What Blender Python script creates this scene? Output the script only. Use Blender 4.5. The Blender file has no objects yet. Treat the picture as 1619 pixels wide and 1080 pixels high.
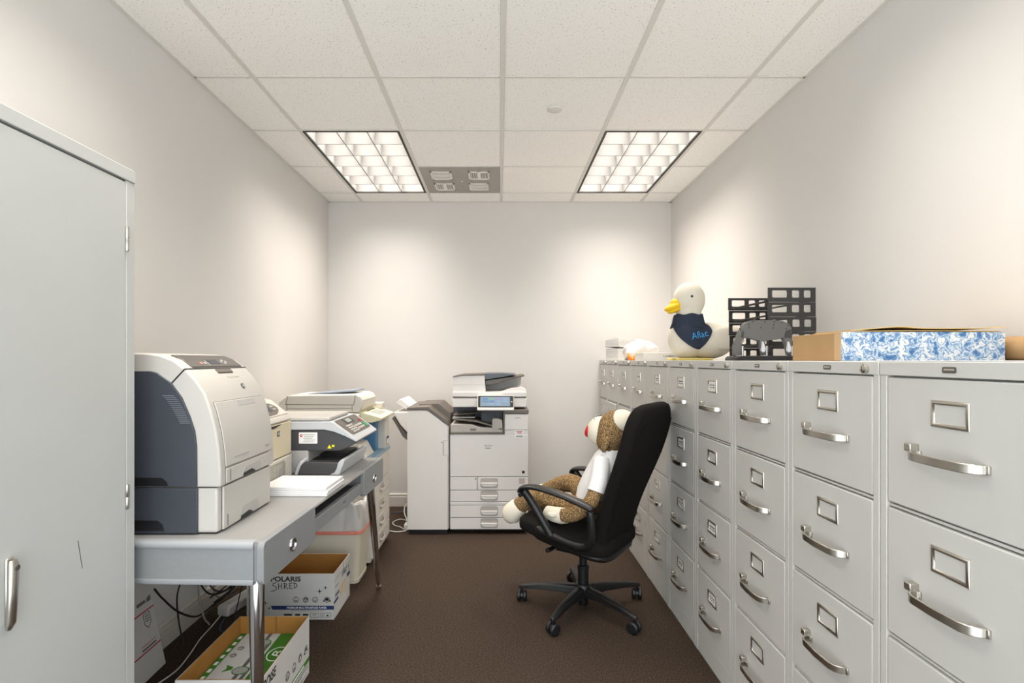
import bpy, bmesh, math, random
from mathutils import Vector, Matrix, noise
R = math.radians
random.seed(7)
S = bpy.context.scene
C = S.collection

# ------------------------------------------------------------------ camera, world, exposure
EYE = 1.283
cam_data = bpy.data.cameras.new('camera')
cam_data.sensor_fit = 'HORIZONTAL'; cam_data.sensor_width = 36.0
cam_data.lens = 852.0 / 1619.0 * 36.0
cam_data.shift_x = 0.0120; cam_data.shift_y = 0.0179
cam_data.clip_start = 0.02
cam = bpy.data.objects.new('camera', cam_data); C.objects.link(cam)
cam.location = (0, 0, EYE); cam.rotation_euler = (R(90), 0, 0)
S.camera = cam
W = bpy.data.worlds.new('world'); S.world = W; W.use_nodes = True
W.node_tree.nodes['Background'].inputs[0].default_value = (0.90, 0.96, 1.0, 1)
W.node_tree.nodes['Background'].inputs[1].default_value = 2.4
S.view_settings.view_transform = 'Standard'; S.view_settings.look = 'None'
S.view_settings.gamma = 1.0; S.view_settings.use_curve_mapping = False
S.view_settings.exposure = 0.70
LAMP_W = 27.0
LAMP_COL = (1.0, 0.925, 0.845)

# ------------------------------------------------------------------ helpers: materials
def lin(c):
    return c / 12.92 if c <= 0.04045 else ((c + 0.055) / 1.055) ** 2.4
def rgb(h):
    h = h.lstrip('#'); return tuple(lin(int(h[i:i+2], 16) / 255) for i in (0, 2, 4)) + (1,)
MATS = {}
def mat(name, col, rough=0.5, metal=0.0, vary=0.0, vscale=8.0, bump=0.0, bscale=200.0, spec=0.5, trans=0.0, alpha=1.0, aniso=None):
    if name in MATS: return MATS[name]
    m = bpy.data.materials.new(name); m.use_nodes = True
    nt = m.node_tree; b = nt.nodes['Principled BSDF']
    c = rgb(col) if isinstance(col, str) else col
    b.inputs['Base Color'].default_value = c
    b.inputs['Roughness'].default_value = rough; b.inputs['Metallic'].default_value = metal
    b.inputs['Specular IOR Level'].default_value = spec
    b.inputs['Transmission Weight'].default_value = trans
    b.inputs['Alpha'].default_value = alpha
    tc = nt.nodes.new('ShaderNodeTexCoord')
    if vary > 0:
        n = nt.nodes.new('ShaderNodeTexNoise'); n.inputs['Scale'].default_value = vscale; n.inputs['Detail'].default_value = 4
        nt.links.new(tc.outputs['Object'], n.inputs['Vector'])
        r = nt.nodes.new('ShaderNodeValToRGB')
        r.color_ramp.elements[0].position = 0.3; r.color_ramp.elements[1].position = 0.7
        r.color_ramp.elements[0].color = tuple(x * (1 - vary) for x in c[:3]) + (1,)
        r.color_ramp.elements[1].color = tuple(min(1, x * (1 + vary)) for x in c[:3]) + (1,)
        nt.links.new(n.outputs['Fac'], r.inputs['Fac']); nt.links.new(r.outputs['Color'], b.inputs['Base Color'])
    if bump > 0:
        n2 = nt.nodes.new('ShaderNodeTexNoise'); n2.inputs['Scale'].default_value = bscale; n2.inputs['Detail'].default_value = 3
        nt.links.new(tc.outputs['Object'], n2.inputs['Vector'])
        bp = nt.nodes.new('ShaderNodeBump'); bp.inputs['Strength'].default_value = bump; bp.inputs['Distance'].default_value = 0.002
        nt.links.new(n2.outputs['Fac'], bp.inputs['Height']); nt.links.new(bp.outputs['Normal'], b.inputs['Normal'])
    MATS[name] = m
    return m
def ramp_mat(name, scale, stops, rough=0.6, detail=6, distortion=0.0, bump=0.0, tex='NOISE', spec=0.3, stretch=None):
    m = bpy.data.materials.new(name); m.use_nodes = True
    nt = m.node_tree; b = nt.nodes['Principled BSDF']; b.inputs['Roughness'].default_value = rough
    b.inputs['Specular IOR Level'].default_value = spec
    tc = nt.nodes.new('ShaderNodeTexCoord'); vec = tc.outputs['Object']
    if stretch:
        mp = nt.nodes.new('ShaderNodeMapping'); mp.inputs['Scale'].default_value = stretch
        nt.links.new(vec, mp.inputs['Vector']); vec = mp.outputs['Vector']
    n = nt.nodes.new('ShaderNodeTexNoise'); n.inputs['Scale'].default_value = scale; n.inputs['Detail'].default_value = detail
    n.inputs['Distortion'].default_value = distortion
    nt.links.new(vec, n.inputs['Vector'])
    r = nt.nodes.new('ShaderNodeValToRGB'); els = r.color_ramp.elements
    while len(els) < len(stops): els.new(0.5)
    for e, (p, col) in zip(els, stops): e.position = p; e.color = rgb(col)
    nt.links.new(n.outputs['Fac'], r.inputs['Fac']); nt.links.new(r.outputs['Color'], b.inputs['Base Color'])
    if bump:
        bp = nt.nodes.new('ShaderNodeBump'); bp.inputs['Strength'].default_value = bump; bp.inputs['Distance'].default_value = 0.003
        nt.links.new(n.outputs['Fac'], bp.inputs['Height']); nt.links.new(bp.outputs['Normal'], b.inputs['Normal'])
    MATS[name] = m
    return m

wall_m = mat('wall_paint', '#d6d3cf', 0.85, vary=0.012, vscale=3, bump=0.04, bscale=350, spec=0.2)
ceil_m = ramp_mat('ceiling_tile_mineral', 150, [(0.0, '#8d8780'), (0.31, '#a39d95'), (0.36, '#f6f4f0'), (1.0, '#faf8f4')], 0.9, detail=2.5, bump=0.15, spec=0.1)
grid_m = mat('grid_white', '#d9d6d0', 0.5)
carpet_m = ramp_mat('brown_carpet', 170, [(0.28, '#2a221d'), (0.5, '#41362e'), (0.72, '#5c4f44')], 0.95, detail=5, bump=0.9, spec=0.05)
base_m = mat('baseboard_paint', '#cfc9c0', 0.5, bump=0.02)
cab_m = mat('putty_grey_enamel', '#c9c7c2', 0.42, vary=0.015, vscale=4, bump=0.03, bscale=600, spec=0.4)
cabgap_m = mat('drawer_gap_shadowed_steel', '#55524e', 0.6)
stor_m = mat('pale_grey_enamel', '#b9bab7', 0.45, vary=0.015, vscale=5, bump=0.03, bscale=500, spec=0.4)
nickel_m = mat('brushed_nickel', '#c9c4bb', 0.28, 1.0, bump=0.03, bscale=400)
chrome_m = mat('chrome', '#c8c8ca', 0.08, 1.0, vary=0.02)
card_m = mat('label_card_paper', '#efeee9', 0.7, vary=0.02)
ink_m = mat('black_ink', '#23221f', 0.6, vary=0.05)
badge_m = mat('badge_dark_metal', '#6c6a66', 0.35, 0.6, vary=0.1)
desk_m = mat('desk_grey_laminate', '#8f8e8c', 0.38, vary=0.02, vscale=30, bump=0.02)
deskp_m = mat('desk_grey_panel', '#888a8b', 0.42, vary=0.03, vscale=60, bump=0.02)
rail_m = mat('desk_rail_grey', '#9c9ea1', 0.35, vary=0.02)
deskd_m = mat('desk_inner_grey', '#4a4c50', 0.6, vary=0.05)
pwhite_m = mat('printer_white_plastic', '#c0bcb5', 0.45, vary=0.012, bump=0.03, bscale=900)
plight_m = mat('printer_light_grey', '#b3b1ad', 0.45, vary=0.02)
pdark_m = mat('printer_charcoal_plastic', '#3b3f47', 0.5, vary=0.05, bump=0.05, bscale=900)
pblack_m = mat('printer_black_plastic', '#151518', 0.45, vary=0.05)
seam_m = mat('seam_dark', '#6d6862', 0.7, vary=0.03)
pcream_m = mat('aged_cream_plastic', '#dccfb0', 0.5, vary=0.02, vscale=4, bump=0.03)
pcream2_m = mat('cream_plastic', '#d6d0c5', 0.5, vary=0.02, vscale=4, bump=0.03)
silver_m = mat('silver_plastic', '#c3c5c8', 0.38, vary=0.02)
blue_m = mat('translucent_blue_plastic', '#4f7fa6', 0.35, vary=0.06)
blue2_m = mat('pale_blue_plastic', '#83a0b4', 0.35, vary=0.06)
copier_m = mat('copier_white', '#e2ddd8', 0.45, vary=0.01, bump=0.02, bscale=900)
taupe_m = mat('copier_taupe', '#675f57', 0.45, vary=0.04)
taupel_m = mat('copier_light_taupe', '#b4ada4', 0.45, vary=0.03)
fabric_m = mat('black_upholstery', '#181513', 0.9, vary=0.25, vscale=500, bump=0.35, bscale=900, spec=0.15)
cplast_m = mat('black_chair_plastic', '#121213', 0.42, vary=0.06, bump=0.05, bscale=500)
sock_m = ramp_mat('marled_brown_knit', 210, [(0.30, '#3a2a1f'), (0.44, '#7a6044'), (0.55, '#94764f'), (0.70, '#d2ba8e')], 0.95, detail=2, bump=0.6, spec=0.05)
cotton_m = mat('cream_knit', '#ece3d0', 0.92, vary=0.05, vscale=300, bump=0.3, bscale=600, spec=0.1)
shirt_m = mat('white_jersey', '#eceae8', 0.9, vary=0.03, bump=0.2, bscale=120, spec=0.1)
red_m = mat('red_felt', '#c3232b', 0.9, vary=0.08, bump=0.2)
plush_m = mat('white_plush', '#dfd8c8', 0.95, vary=0.04, vscale=200, bump=0.35, bscale=450, spec=0.1)
bill_m = mat('yellow_felt', '#f0c214', 0.75, vary=0.06, vscale=60, bump=0.2)
feet_m = mat('pale_yellow_felt', '#ecd47a', 0.85, vary=0.06, vscale=60, bump=0.2)
navy_m = mat('navy_cotton', '#363d4b', 0.9, vary=0.06, vscale=80, bump=0.2, bscale=700, spec=0.1)
sky_m = mat('bright_blue_print', '#3f9bdc', 0.7, vary=0.03)
traym_m = mat('black_tray_plastic', '#2b2a2a', 0.5, vary=0.06, bump=0.05)
punch_m = mat('dark_grey_metal_paint', '#565554', 0.3, vary=0.04)
kraft_m = mat('kraft_cardboard', '#b08f67', 0.85, vary=0.05, vscale=14, bump=0.08, bscale=120, spec=0.1)
kraftd_m = mat('kraft_inside', '#a9793f', 0.9, vary=0.06, vscale=14, bump=0.08, bscale=120, spec=0.1)
manila_m = mat('manila_paper', '#c9a868', 0.8, vary=0.03, vscale=10, bump=0.03)
marble_m = ramp_mat('blue_marbled_paper', 42, [(0.34, '#3a628e'), (0.43, '#6f8fb0'), (0.465, '#c3c8c9'), (0.495, '#7f9cb8'), (0.52, '#416a98'), (0.55, '#bcc4c8'), (0.61, '#cbcbc6'), (0.67, '#5f84ab')], 0.6, detail=9, distortion=0.35)
paper_m = mat('white_paper', '#e2e1e0', 0.8, vary=0.01)
paperedge_m = mat('paper_edges', '#e4e4e6', 0.85, vary=0.02)
carton_m = mat('white_carton', '#cbc9c5', 0.75, vary=0.02, vscale=12, bump=0.03, spec=0.2)
bluep_m = mat('navy_print', '#1f3566', 0.7, vary=0.05)
greenp_m = mat('green_print', '#3d7a22', 0.65, vary=0.05)
greyp_m = mat('grey_print', '#63635f', 0.7, vary=0.05)
lgreyp_m = mat('pale_grey_print', '#a6a4a0', 0.7, vary=0.05)
redp_m = mat('red_print', '#b3202a', 0.7, vary=0.05)
orange_m = mat('orange_plastic', '#f08223', 0.5, vary=0.06, vscale=40)
whitep_m = mat('white_print', '#f2f2ef', 0.7, vary=0.02)
yellow_m = mat('yellow_sticker', '#f2e21a', 0.6, vary=0.03)
bin_m = mat('cream_bin_plastic', '#d0c8b6', 0.5, vary=0.02, bump=0.03)
bag_m = mat('white_plastic_film', '#d6d2cd', 0.4, vary=0.03, bump=0.3, bscale=40)
pinks_m = mat('pink_drawstring', '#e78a76', 0.5, vary=0.05)
wblack_m = mat('black_cable', '#17171a', 0.5, vary=0.05)
wgrey_m = mat('grey_cable', '#9a938a', 0.5, vary=0.05)
wwhite_m = mat('white_cable', '#dcdad6', 0.5, vary=0.03)
wblue_m = mat('blue_cable', '#2f4f74', 0.5, vary=0.05)
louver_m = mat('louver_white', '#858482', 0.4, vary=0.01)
housing_m = mat('housing_white', '#e8e6e2', 0.5, vary=0.01)
black_m = mat('fixture_black_reveal', '#1a1815', 0.5, vary=0.05)
vent_m = mat('vent_grey', '#a19c95', 0.6, vary=0.03, vscale=20)
ventl_m = mat('vent_light_grey', '#e6e2dc', 0.5, vary=0.02)
def emis(name, col, strength):
    m = bpy.data.materials.new(name); m.use_nodes = True; b = m.node_tree.nodes['Principled BSDF']
    b.inputs['Base Color'].default_value = (0.02, 0.02, 0.02, 1)
    b.inputs['Emission Color'].default_value = rgb(col); b.inputs['Emission Strength'].default_value = strength
    return m
screen_m = emis('lcd_screen_glow', '#a9c3d6', 0.40)
lcd_m = mat('grey_lcd', '#9aa296', 0.25, vary=0.04)

# ------------------------------------------------------------------ helpers: mesh builder
class MB:
    def __init__(s): s.v = []; s.f = []
    def add(s, vs, fs):
        o = len(s.v); s.v += [tuple(p) for p in vs]; s.f += [tuple(i + o for i in f) for f in fs]; return s
    def box(s, x0, x1, y0, y1, z0, z1):
        x0, x1 = sorted((x0, x1)); y0, y1 = sorted((y0, y1)); z0, z1 = sorted((z0, z1))
        return s.add([(x0,y0,z0),(x1,y0,z0),(x1,y1,z0),(x0,y1,z0),(x0,y0,z1),(x1,y0,z1),(x1,y1,z1),(x0,y1,z1)],
                     [(0,3,2,1),(4,5,6,7),(0,1,5,4),(1,2,6,5),(2,3,7,6),(3,0,4,7)])
    def loft(s, rings, caps=True, close=True):
        n = len(rings[0]); vs = [p for r in rings for p in r]; fs = []
        for i in range(len(rings) - 1):
            for j in range(n if close else n - 1):
                k = (j + 1) % n
                fs.append((i*n+j, i*n+k, (i+1)*n+k, (i+1)*n+j))
        if caps: fs.append(tuple(range(n))[::-1]); fs.append(tuple((len(rings)-1)*n + j for j in range(n)))
        return s.add(vs, fs)
    def prism(s, poly, y0, y1, axis='y'):           # poly in (x,z) extruded along y; axis 'x': (y,z) along x; 'z': (x,y) along z
        def P(a, b, c):
            return (a, c, b) if axis == 'y' else ((c, a, b) if axis == 'x' else (a, b, c))
        return s.loft([[P(a, b, y0) for a, b in poly], [P(a, b, y1) for a, b in poly]])
    def tube(s, pts, rad, seg=10, caps=True):
        pts = [Vector(p) for p in pts]; n = len(pts)
        rs = rad if isinstance(rad, (list, tuple)) else [rad] * n
        t0 = (pts[1] - pts[0]).normalized()
        up = Vector((0, 0, 1)) if abs(t0.z) < 0.9 else Vector((1, 0, 0))
        a = t0.cross(up).normalized(); rings = []
        for i in range(n):
            t = (pts[min(i+1, n-1)] - pts[max(i-1, 0)]).normalized()
            a = (a - t * a.dot(t)).normalized(); b = t.cross(a)
            rings.append([pts[i] + (a * math.cos(2*math.pi*k/seg) + b * math.sin(2*math.pi*k/seg)) * rs[i] for k in range(seg)])
        return s.loft(rings, caps)
    def oval(s, pts, ra, rb, up=(0,0,1), seg=14):    # swept oval: ra sideways, rb along up
        pts = [Vector(p) for p in pts]; n = len(pts); rings = []
        ra = ra if isinstance(ra, (list, tuple)) else [ra]*n; rb = rb if isinstance(rb, (list, tuple)) else [rb]*n
        for i in range(n):
            t = (pts[min(i+1, n-1)] - pts[max(i-1, 0)]).normalized()
            a = t.cross(Vector(up)); a = a.normalized() if a.length > 1e-4 else Vector((0,1,0)); b = a.cross(t).normalized()
            rings.append([pts[i] + a*math.cos(2*math.pi*k/seg)*ra[i] + b*math.sin(2*math.pi*k/seg)*rb[i] for k in range(seg)])
        return s.loft(rings)
    def lathe(s, prof, c=(0,0,0), seg=24, axis='z', caps=True):
        rings = []
        for r, h in prof:
            ring = []
            for k in range(seg):
                u, v = r*math.cos(2*math.pi*k/seg), r*math.sin(2*math.pi*k/seg)
                p = (u, v, h) if axis == 'z' else ((h, u, v) if axis == 'x' else (v, h, u))
                ring.append((p[0]+c[0], p[1]+c[1], p[2]+c[2]))
            rings.append(ring)
        return s.loft(rings, caps)
    def ell(s, c, r, e1=1.0, e2=1.0, nu=20, nv=14, M=None):     # superellipsoid
        def sp(x, e): return math.copysign(abs(x)**e, x)
        vs = []; fs = []
        for i in range(nv + 1):
            ph = -math.pi/2 + math.pi*i/nv
            for j in range(nu):
                th = 2*math.pi*j/nu
                p = Vector((r[0]*sp(math.cos(ph), e1)*sp(math.cos(th), e2), r[1]*sp(math.cos(ph), e1)*sp(math.sin(th), e2), r[2]*sp(math.sin(ph), e1)))
                if M is not None: p = M @ p
                vs.append(p + Vector(c))
        for i in range(nv):
            for j in range(nu):
                k = (j+1) % nu
                fs.append((i*nu+j, i*nu+k, (i+1)*nu+k, (i+1)*nu+j))
        return s.add(vs, fs)
    def ribbon(s, pts, up, h, t):
        pts = [Vector(p) for p in pts]; up = Vector(up); n = len(pts); rings = []
        for i in range(n):
            d = (pts[min(i+1, n-1)] - pts[max(i-1, 0)]).normalized(); nn = d.cross(up).normalized()
            p = pts[i]
            rings.append([p + up*h/2 + nn*t/2, p - up*h/2 + nn*t/2, p - up*h/2 - nn*t/2, p + up*h/2 - nn*t/2])
        return s.loft(rings)
    def skin(s, prof, y0, y1, t0, t1):               # sheet that follows an (x,z) outline, from offset t0 to t1 outward
        n = len(prof); out = []
        for i in range(n):
            a = Vector(prof[max(i-1, 0)]); b = Vector(prof[min(i+1, n-1)]); d = (b - a).normalized()
            out.append(Vector((-d.y, d.x)))
        rings = []
        for p, q in zip(prof, out):
            i_, o_ = Vector(p) + q*t0, Vector(p) + q*t1
            rings.append([(i_.x, y0, i_.y), (o_.x, y0, o_.y), (o_.x, y1, o_.y), (i_.x, y1, i_.y)])
        return s.loft(rings)
    def map(s, fn): s.v = [tuple(fn(Vector(p))) for p in s.v]; return s
    def move(s, d): return s.map(lambda p: p + Vector(d))

class Plane:                                          # a face to print or fasten things on
    def __init__(s, o, r, u): s.o = Vector(o); s.r = Vector(r).normalized(); s.u = Vector(u).normalized(); s.n = s.r.cross(s.u)
    def P(s, a, b, h=0): return s.o + s.r*a + s.u*b + s.n*h
    def poly(s, mb, pts, h=0.0006, h0=-0.0005):
        return mb.loft([[s.P(a, b, h0) for a, b in pts], [s.P(a, b, h) for a, b in pts]])
    def rect(s, mb, a0, a1, b0, b1, h=0.0006, h0=-0.0005):
        return s.poly(mb, [(a0,b0),(a1,b0),(a1,b1),(a0,b1)], h, h0)
    def rrect(s, mb, a0, a1, b0, b1, r, h=0.0006, h0=-0.0005, n=4):
        pts = []
        for (cx, cy, st) in ((a1-r, b0+r, -90), (a1-r, b1-r, 0), (a0+r, b1-r, 90), (a0+r, b0+r, 180)):
            for k in range(n+1):
                t = R(st + 90*k/n); pts.append((cx + r*math.cos(t), cy + r*math.sin(t)))
        return s.poly(mb, pts, h, h0)
    def disc(s, mb, a, b, ra, rb=None, h=0.0006, h0=-0.0005, n=20):
        rb = rb or ra
        return s.poly(mb, [(a + ra*math.cos(2*math.pi*k/n), b + rb*math.sin(2*math.pi*k/n)) for k in range(n)], h, h0)
    def ring(s, mb, a, b, ra, w, rb=None, h=0.0006, n=24):
        rb = rb or ra
        for k in range(n):
            t, t2 = 2*math.pi*k/n, 2*math.pi*(k+1)/n
            s.poly(mb, [(a+(ra-w)*math.cos(t), b+(rb-w)*math.sin(t)), (a+ra*math.cos(t), b+rb*math.sin(t)), (a+ra*math.cos(t2), b+rb*math.sin(t2)), (a+(ra-w)*math.cos(t2), b+(rb-w)*math.sin(t2))], h)
        return mb
    def line(s, mb, pts, w, h=0.0006):
        for (a, b), (c, d) in zip(pts[:-1], pts[1:]):
            v = Vector((c-a, d-b)); v = v.normalized() if v.length else Vector((1,0)); n = Vector((-v.y, v.x))*w/2; v = v*w*0.3
            s.poly(mb, [(a-v.x-n.x, b-v.y-n.y), (c+v.x-n.x, d+v.y-n.y), (c+v.x+n.x, d+v.y+n.y), (a-v.x+n.x, b-v.y+n.y)], h)
        return mb
    def star(s, mb, a, b, r):
        pts = [(a + (r if k % 2 == 0 else r*0.16)*math.cos(math.pi*k/4), b + (r if k % 2 == 0 else r*0.16)*math.sin(math.pi*k/4)) for k in range(8)]
        s.poly(mb, pts); return s.disc(mb, a, b, r*0.3)
    def text(s, mb, txt, a, b, width, height, bold=0.0, shear=0.0, h=0.0007):   # centred at (a,b)
        cu = bpy.data.curves.new('lettering', 'FONT'); cu.body = txt; cu.size = 1.0; cu.offset = bold; cu.shear = shear; cu.resolution_u = 3
        ob = bpy.data.objects.new('lettering', cu); C.objects.link(ob)
        me = bpy.data.meshes.new_from_object(ob.evaluated_get(bpy.context.evaluated_depsgraph_get()))
        vs = [v.co.copy() for v in me.vertices]; fs = [tuple(p.vertices) for p in me.polygons]
        bpy.data.objects.remove(ob); bpy.data.curves.remove(cu); bpy.data.meshes.remove(me)
        if not vs: return mb
        x0, x1 = min(v.x for v in vs), max(v.x for v in vs); y0, y1 = min(v.y for v in vs), max(v.y for v in vs)
        sx, sy = width/(x1-x0), height/(y1-y0)
        return mb.add([s.P(a + (v.x-(x0+x1)/2)*sx, b + (v.y-(y0+y1)/2)*sy, h) for v in vs], fs)

def obj(name, mb, m, parent=None, bevel=0.0, seg=2, smooth=True, ang=38, label=None, recalc=True):
    me = bpy.data.meshes.new(name); me.from_pydata(mb.v, [], mb.f)
    if recalc:
        bm = bmesh.new(); bm.from_mesh(me); bmesh.ops.recalc_face_normals(bm, faces=bm.faces); bm.to_mesh(me); bm.free()
    o = bpy.data.objects.new(name, me); C.objects.link(o)
    me.materials.append(m)
    if smooth:
        for p in me.polygons: p.use_smooth = True
        me.set_sharp_from_angle(angle=R(ang))
    if bevel:
        b = o.modifiers.new('bevel', 'BEVEL'); b.width = bevel; b.segments = seg; b.limit_method = 'ANGLE'; b.angle_limit = R(35); b.harden_normals = False
    if parent: o.parent = parent
    if label: o['label'] = label
    return o
def fuse(o, voxel, it=6, fac=0.6):
    r = o.modifiers.new('remesh', 'REMESH'); r.mode = 'VOXEL'; r.voxel_size = voxel; r.use_smooth_shade = True
    s = o.modifiers.new('smooth', 'SMOOTH'); s.iterations = it; s.factor = fac
def thing(name, label, cat, loc=(0,0,0), rz=0.0, group=None):
    o = bpy.data.objects.new(name, None); C.objects.link(o)
    o.empty_display_size = 0.05
    o.location = loc; o.rotation_euler = (0, 0, rz); return tag(o, label, cat, group)
def tag(o, label, cat, group=None, kind=None):
    o['label'] = label; o['category'] = cat
    if group: o['group'] = group
    if kind: o['kind'] = kind
    return o
def struct(name, mb, m, **k):
    o = obj(name, mb, m, **k); o['kind'] = 'structure'; return o
def copy_tree(o, parent=None):
    c = o.copy(); C.objects.link(c)
    if parent: c.parent = parent
    for ch in list(o.children): copy_tree(ch, c)
    return c
def arc(cx, cy, r, a0, a1, n): return [(cx + r*math.cos(R(a0+(a1-a0)*k/n)), cy + r*math.sin(R(a0+(a1-a0)*k/n))) for k in range(n+1)]
def spline(pts, n=8):                                 # Catmull-Rom through points
    pts = [Vector(p) for p in pts]; q = [pts[0]*2-pts[1]] + pts + [pts[-1]*2-pts[-2]]; out = []
    for i in range(1, len(q)-2):
        for k in range(n):
            t = k/n; a, b, c, d = q[i-1], q[i], q[i+1], q[i+2]
            out.append(0.5*((2*b) + (c-a)*t + (2*a-5*b+4*c-d)*t*t + (3*b-a-3*c+d)*t**3))
    return out + [pts[-1]]

# ------------------------------------------------------------------ the room
XL, XR, YB, YF, ZC = -1.505, 1.505, 4.73, -0.7, 2.667
struct('floor', MB().box(XL-0.1, XR+0.1, YF, YB+0.1, -0.05, 0), carpet_m, smooth=False)
struct('wall_left', MB().box(XL-0.1, XL, YF, YB+0.1, 0, ZC+0.15), wall_m, smooth=False)
struct('wall_right', MB().box(XR, XR+0.1, YF, YB+0.1, 0, ZC+0.15), wall_m, smooth=False)
struct('wall_back', MB().box(XL, XR, YB, YB+0.1, 0, ZC+0.15), wall_m, smooth=False)
def baseboard(name, pts, out):                        # run along pts (floor line), profile pushed out by direction
    prof = [(0, 0), (0.014, 0), (0.014, 0.082), (0.010, 0.088), (0.013, 0.094), (0.013, 0.104), (0.006, 0.112), (0, 0.112)]
    mb = MB().loft([[Vector(p) + Vector(out)*a + Vector((0,0,b)) for a, b in prof] for p in pts])
    struct(name, mb, base_m, ang=20)
baseboard('baseboard_left', [(XL, YF, 0), (XL, YB, 0)], (1,0,0))
baseboard('baseboard_back', [(XL, YB, 0), (XR, YB, 0)], (0,-1,0))
baseboard('baseboard_right', [(XR, YF, 0), (XR, YB, 0)], (-1,0,0))

# suspended ceiling: lay-in boards between white tee bars
TS, GX, GY = 0.6096, 0.015, 3.2446
gx = [GX + TS*k for k in range(-2, 3)]; gy = [GY + TS*k for k in range(-6, 3)]
def cells(a, lo, hi): e = [lo] + [v for v in a if lo < v < hi] + [hi]; return list(zip(e[:-1], e[1:]))
FIX = [(gx[1]-TS, gx[1], gy[6], gy[8]), (gx[3], gx[3]+TS, gy[6], gy[8]), (gx[1]-TS, gx[1], gy[2], gy[4]), (gx[3], gx[3]+TS, gy[2], gy[4])]
VENT = (gx[1], gx[2], gy[7], gy[8])
ct = MB()
for x0, x1 in cells(gx, XL, XR):
    for y0, y1 in cells(gy, YF, YB):
        cx, cy = (x0+x1)/2, (y0+y1)/2
        if any(f[0] < cx < f[1] and f[2] < cy < f[3] for f in FIX): continue
        ct.box(x0, x1, y0, y1, ZC, ZC+0.015)
struct('ceiling', ct, ceil_m, smooth=False)
tb = MB()
for x in gx: tb.box(x-0.012, x+0.012, YF, YB, ZC-0.004, ZC+0.001)
for y in gy:
    for x0, x1 in cells(gx, XL, XR):
        if not any(f[0] < (x0+x1)/2 < f[1] and f[2]+0.1 < y < f[3]-0.1 for f in FIX):
            tb.box(x0+0.011, x1-0.011, y-0.009, y+0.009, ZC-0.003, ZC+0.001)
struct('trim_1', tb, grid_m, bevel=0.001, seg=1)
wa = MB().box(XL, XL+0.02, YF, YB, ZC-0.003, ZC+0.001).box(XR-0.02, XR, YF, YB, ZC-0.003, ZC+0.001).box(XL, XR, YB-0.02, YB, ZC-0.003, ZC+0.001)
struct('trim_2', wa, grid_m, smooth=False)

def ceiling_light(f, label, power=1.0):
    x0, x1, y0, y1 = f; x0 += 0.012; x1 -= 0.012; y0 += 0.008; y1 -= 0.008
    cx, cy = (x0+x1)/2, (y0+y1)/2; hw, hl = (x1-x0)/2, (y1-y0)/2
    t = thing('ceiling_light', label, 'ceiling light', (cx, cy, ZC), 0, 'recessed louvred ceiling lights')
    z0, H, b = -0.006, 0.125, 0.014
    fr = MB().box(-hw, -hw+b, -hl, hl, z0, 0.004).box(hw-b, hw, -hl, hl, z0, 0.004).box(-hw+b, hw-b, -hl, -hl+b*0.8, z0, 0.004).box(-hw+b, hw-b, hl-b*0.8, hl, z0, 0.004)
    obj('frame', fr, black_m, t, smooth=False)
    iw, il = hw-b, hl-b*0.8
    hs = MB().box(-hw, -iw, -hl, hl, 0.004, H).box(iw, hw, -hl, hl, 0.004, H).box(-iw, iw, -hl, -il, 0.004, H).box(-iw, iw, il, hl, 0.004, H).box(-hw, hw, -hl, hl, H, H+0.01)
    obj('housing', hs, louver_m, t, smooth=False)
    lv = MB()
    def blade(p, q, along):                           # parabolic blade: thin foot, flared head
        prof = [(-0.003, 0.0), (0.003, 0.0), (0.0045, 0.035), (0.008, 0.072), (0.013, 0.104), (-0.013, 0.104), (-0.008, 0.072), (-0.0045, 0.035)]
        if along == 'y': lv.loft([[(p+a, -il, c) for a, c in prof], [(p+a, il, c) for a, c in prof]])
        else: lv.loft([[(-iw, p+a, c) for a, c in prof], [(iw, p+a, c) for a, c in prof]])
    for k in (1, 2): blade(-iw + 2*iw*k/3, 0, 'y')
    for k in range(1, 6): blade(-il + 2*il*k/6, 0, 'x')
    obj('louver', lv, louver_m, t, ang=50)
    L = bpy.data.lights.new('fluorescent_lamp', 'AREA'); L.shape = 'RECTANGLE'; L.size = 2*iw-0.02; L.size_y = 2*il-0.02
    L.energy = LAMP_W*power; L.spread = R(125); L.color = LAMP_COL
    lo = bpy.data.objects.new('fluorescent_lamp', L); C.objects.link(lo); lo.parent = t; lo.location = (0, 0, H-0.006)
ceiling_light(FIX[0], 'louvred ceiling light over the left side, next to the grey air diffuser')
ceiling_light(FIX[1], 'louvred ceiling light over the row of filing cabinets, right of the diffuser')
ceiling_light(FIX[2], 'louvred ceiling light near the door, above the storage cabinet', 0.7)
ceiling_light(FIX[3], 'louvred ceiling light near the door, above the nearest filing cabinets', 0.55)

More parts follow.
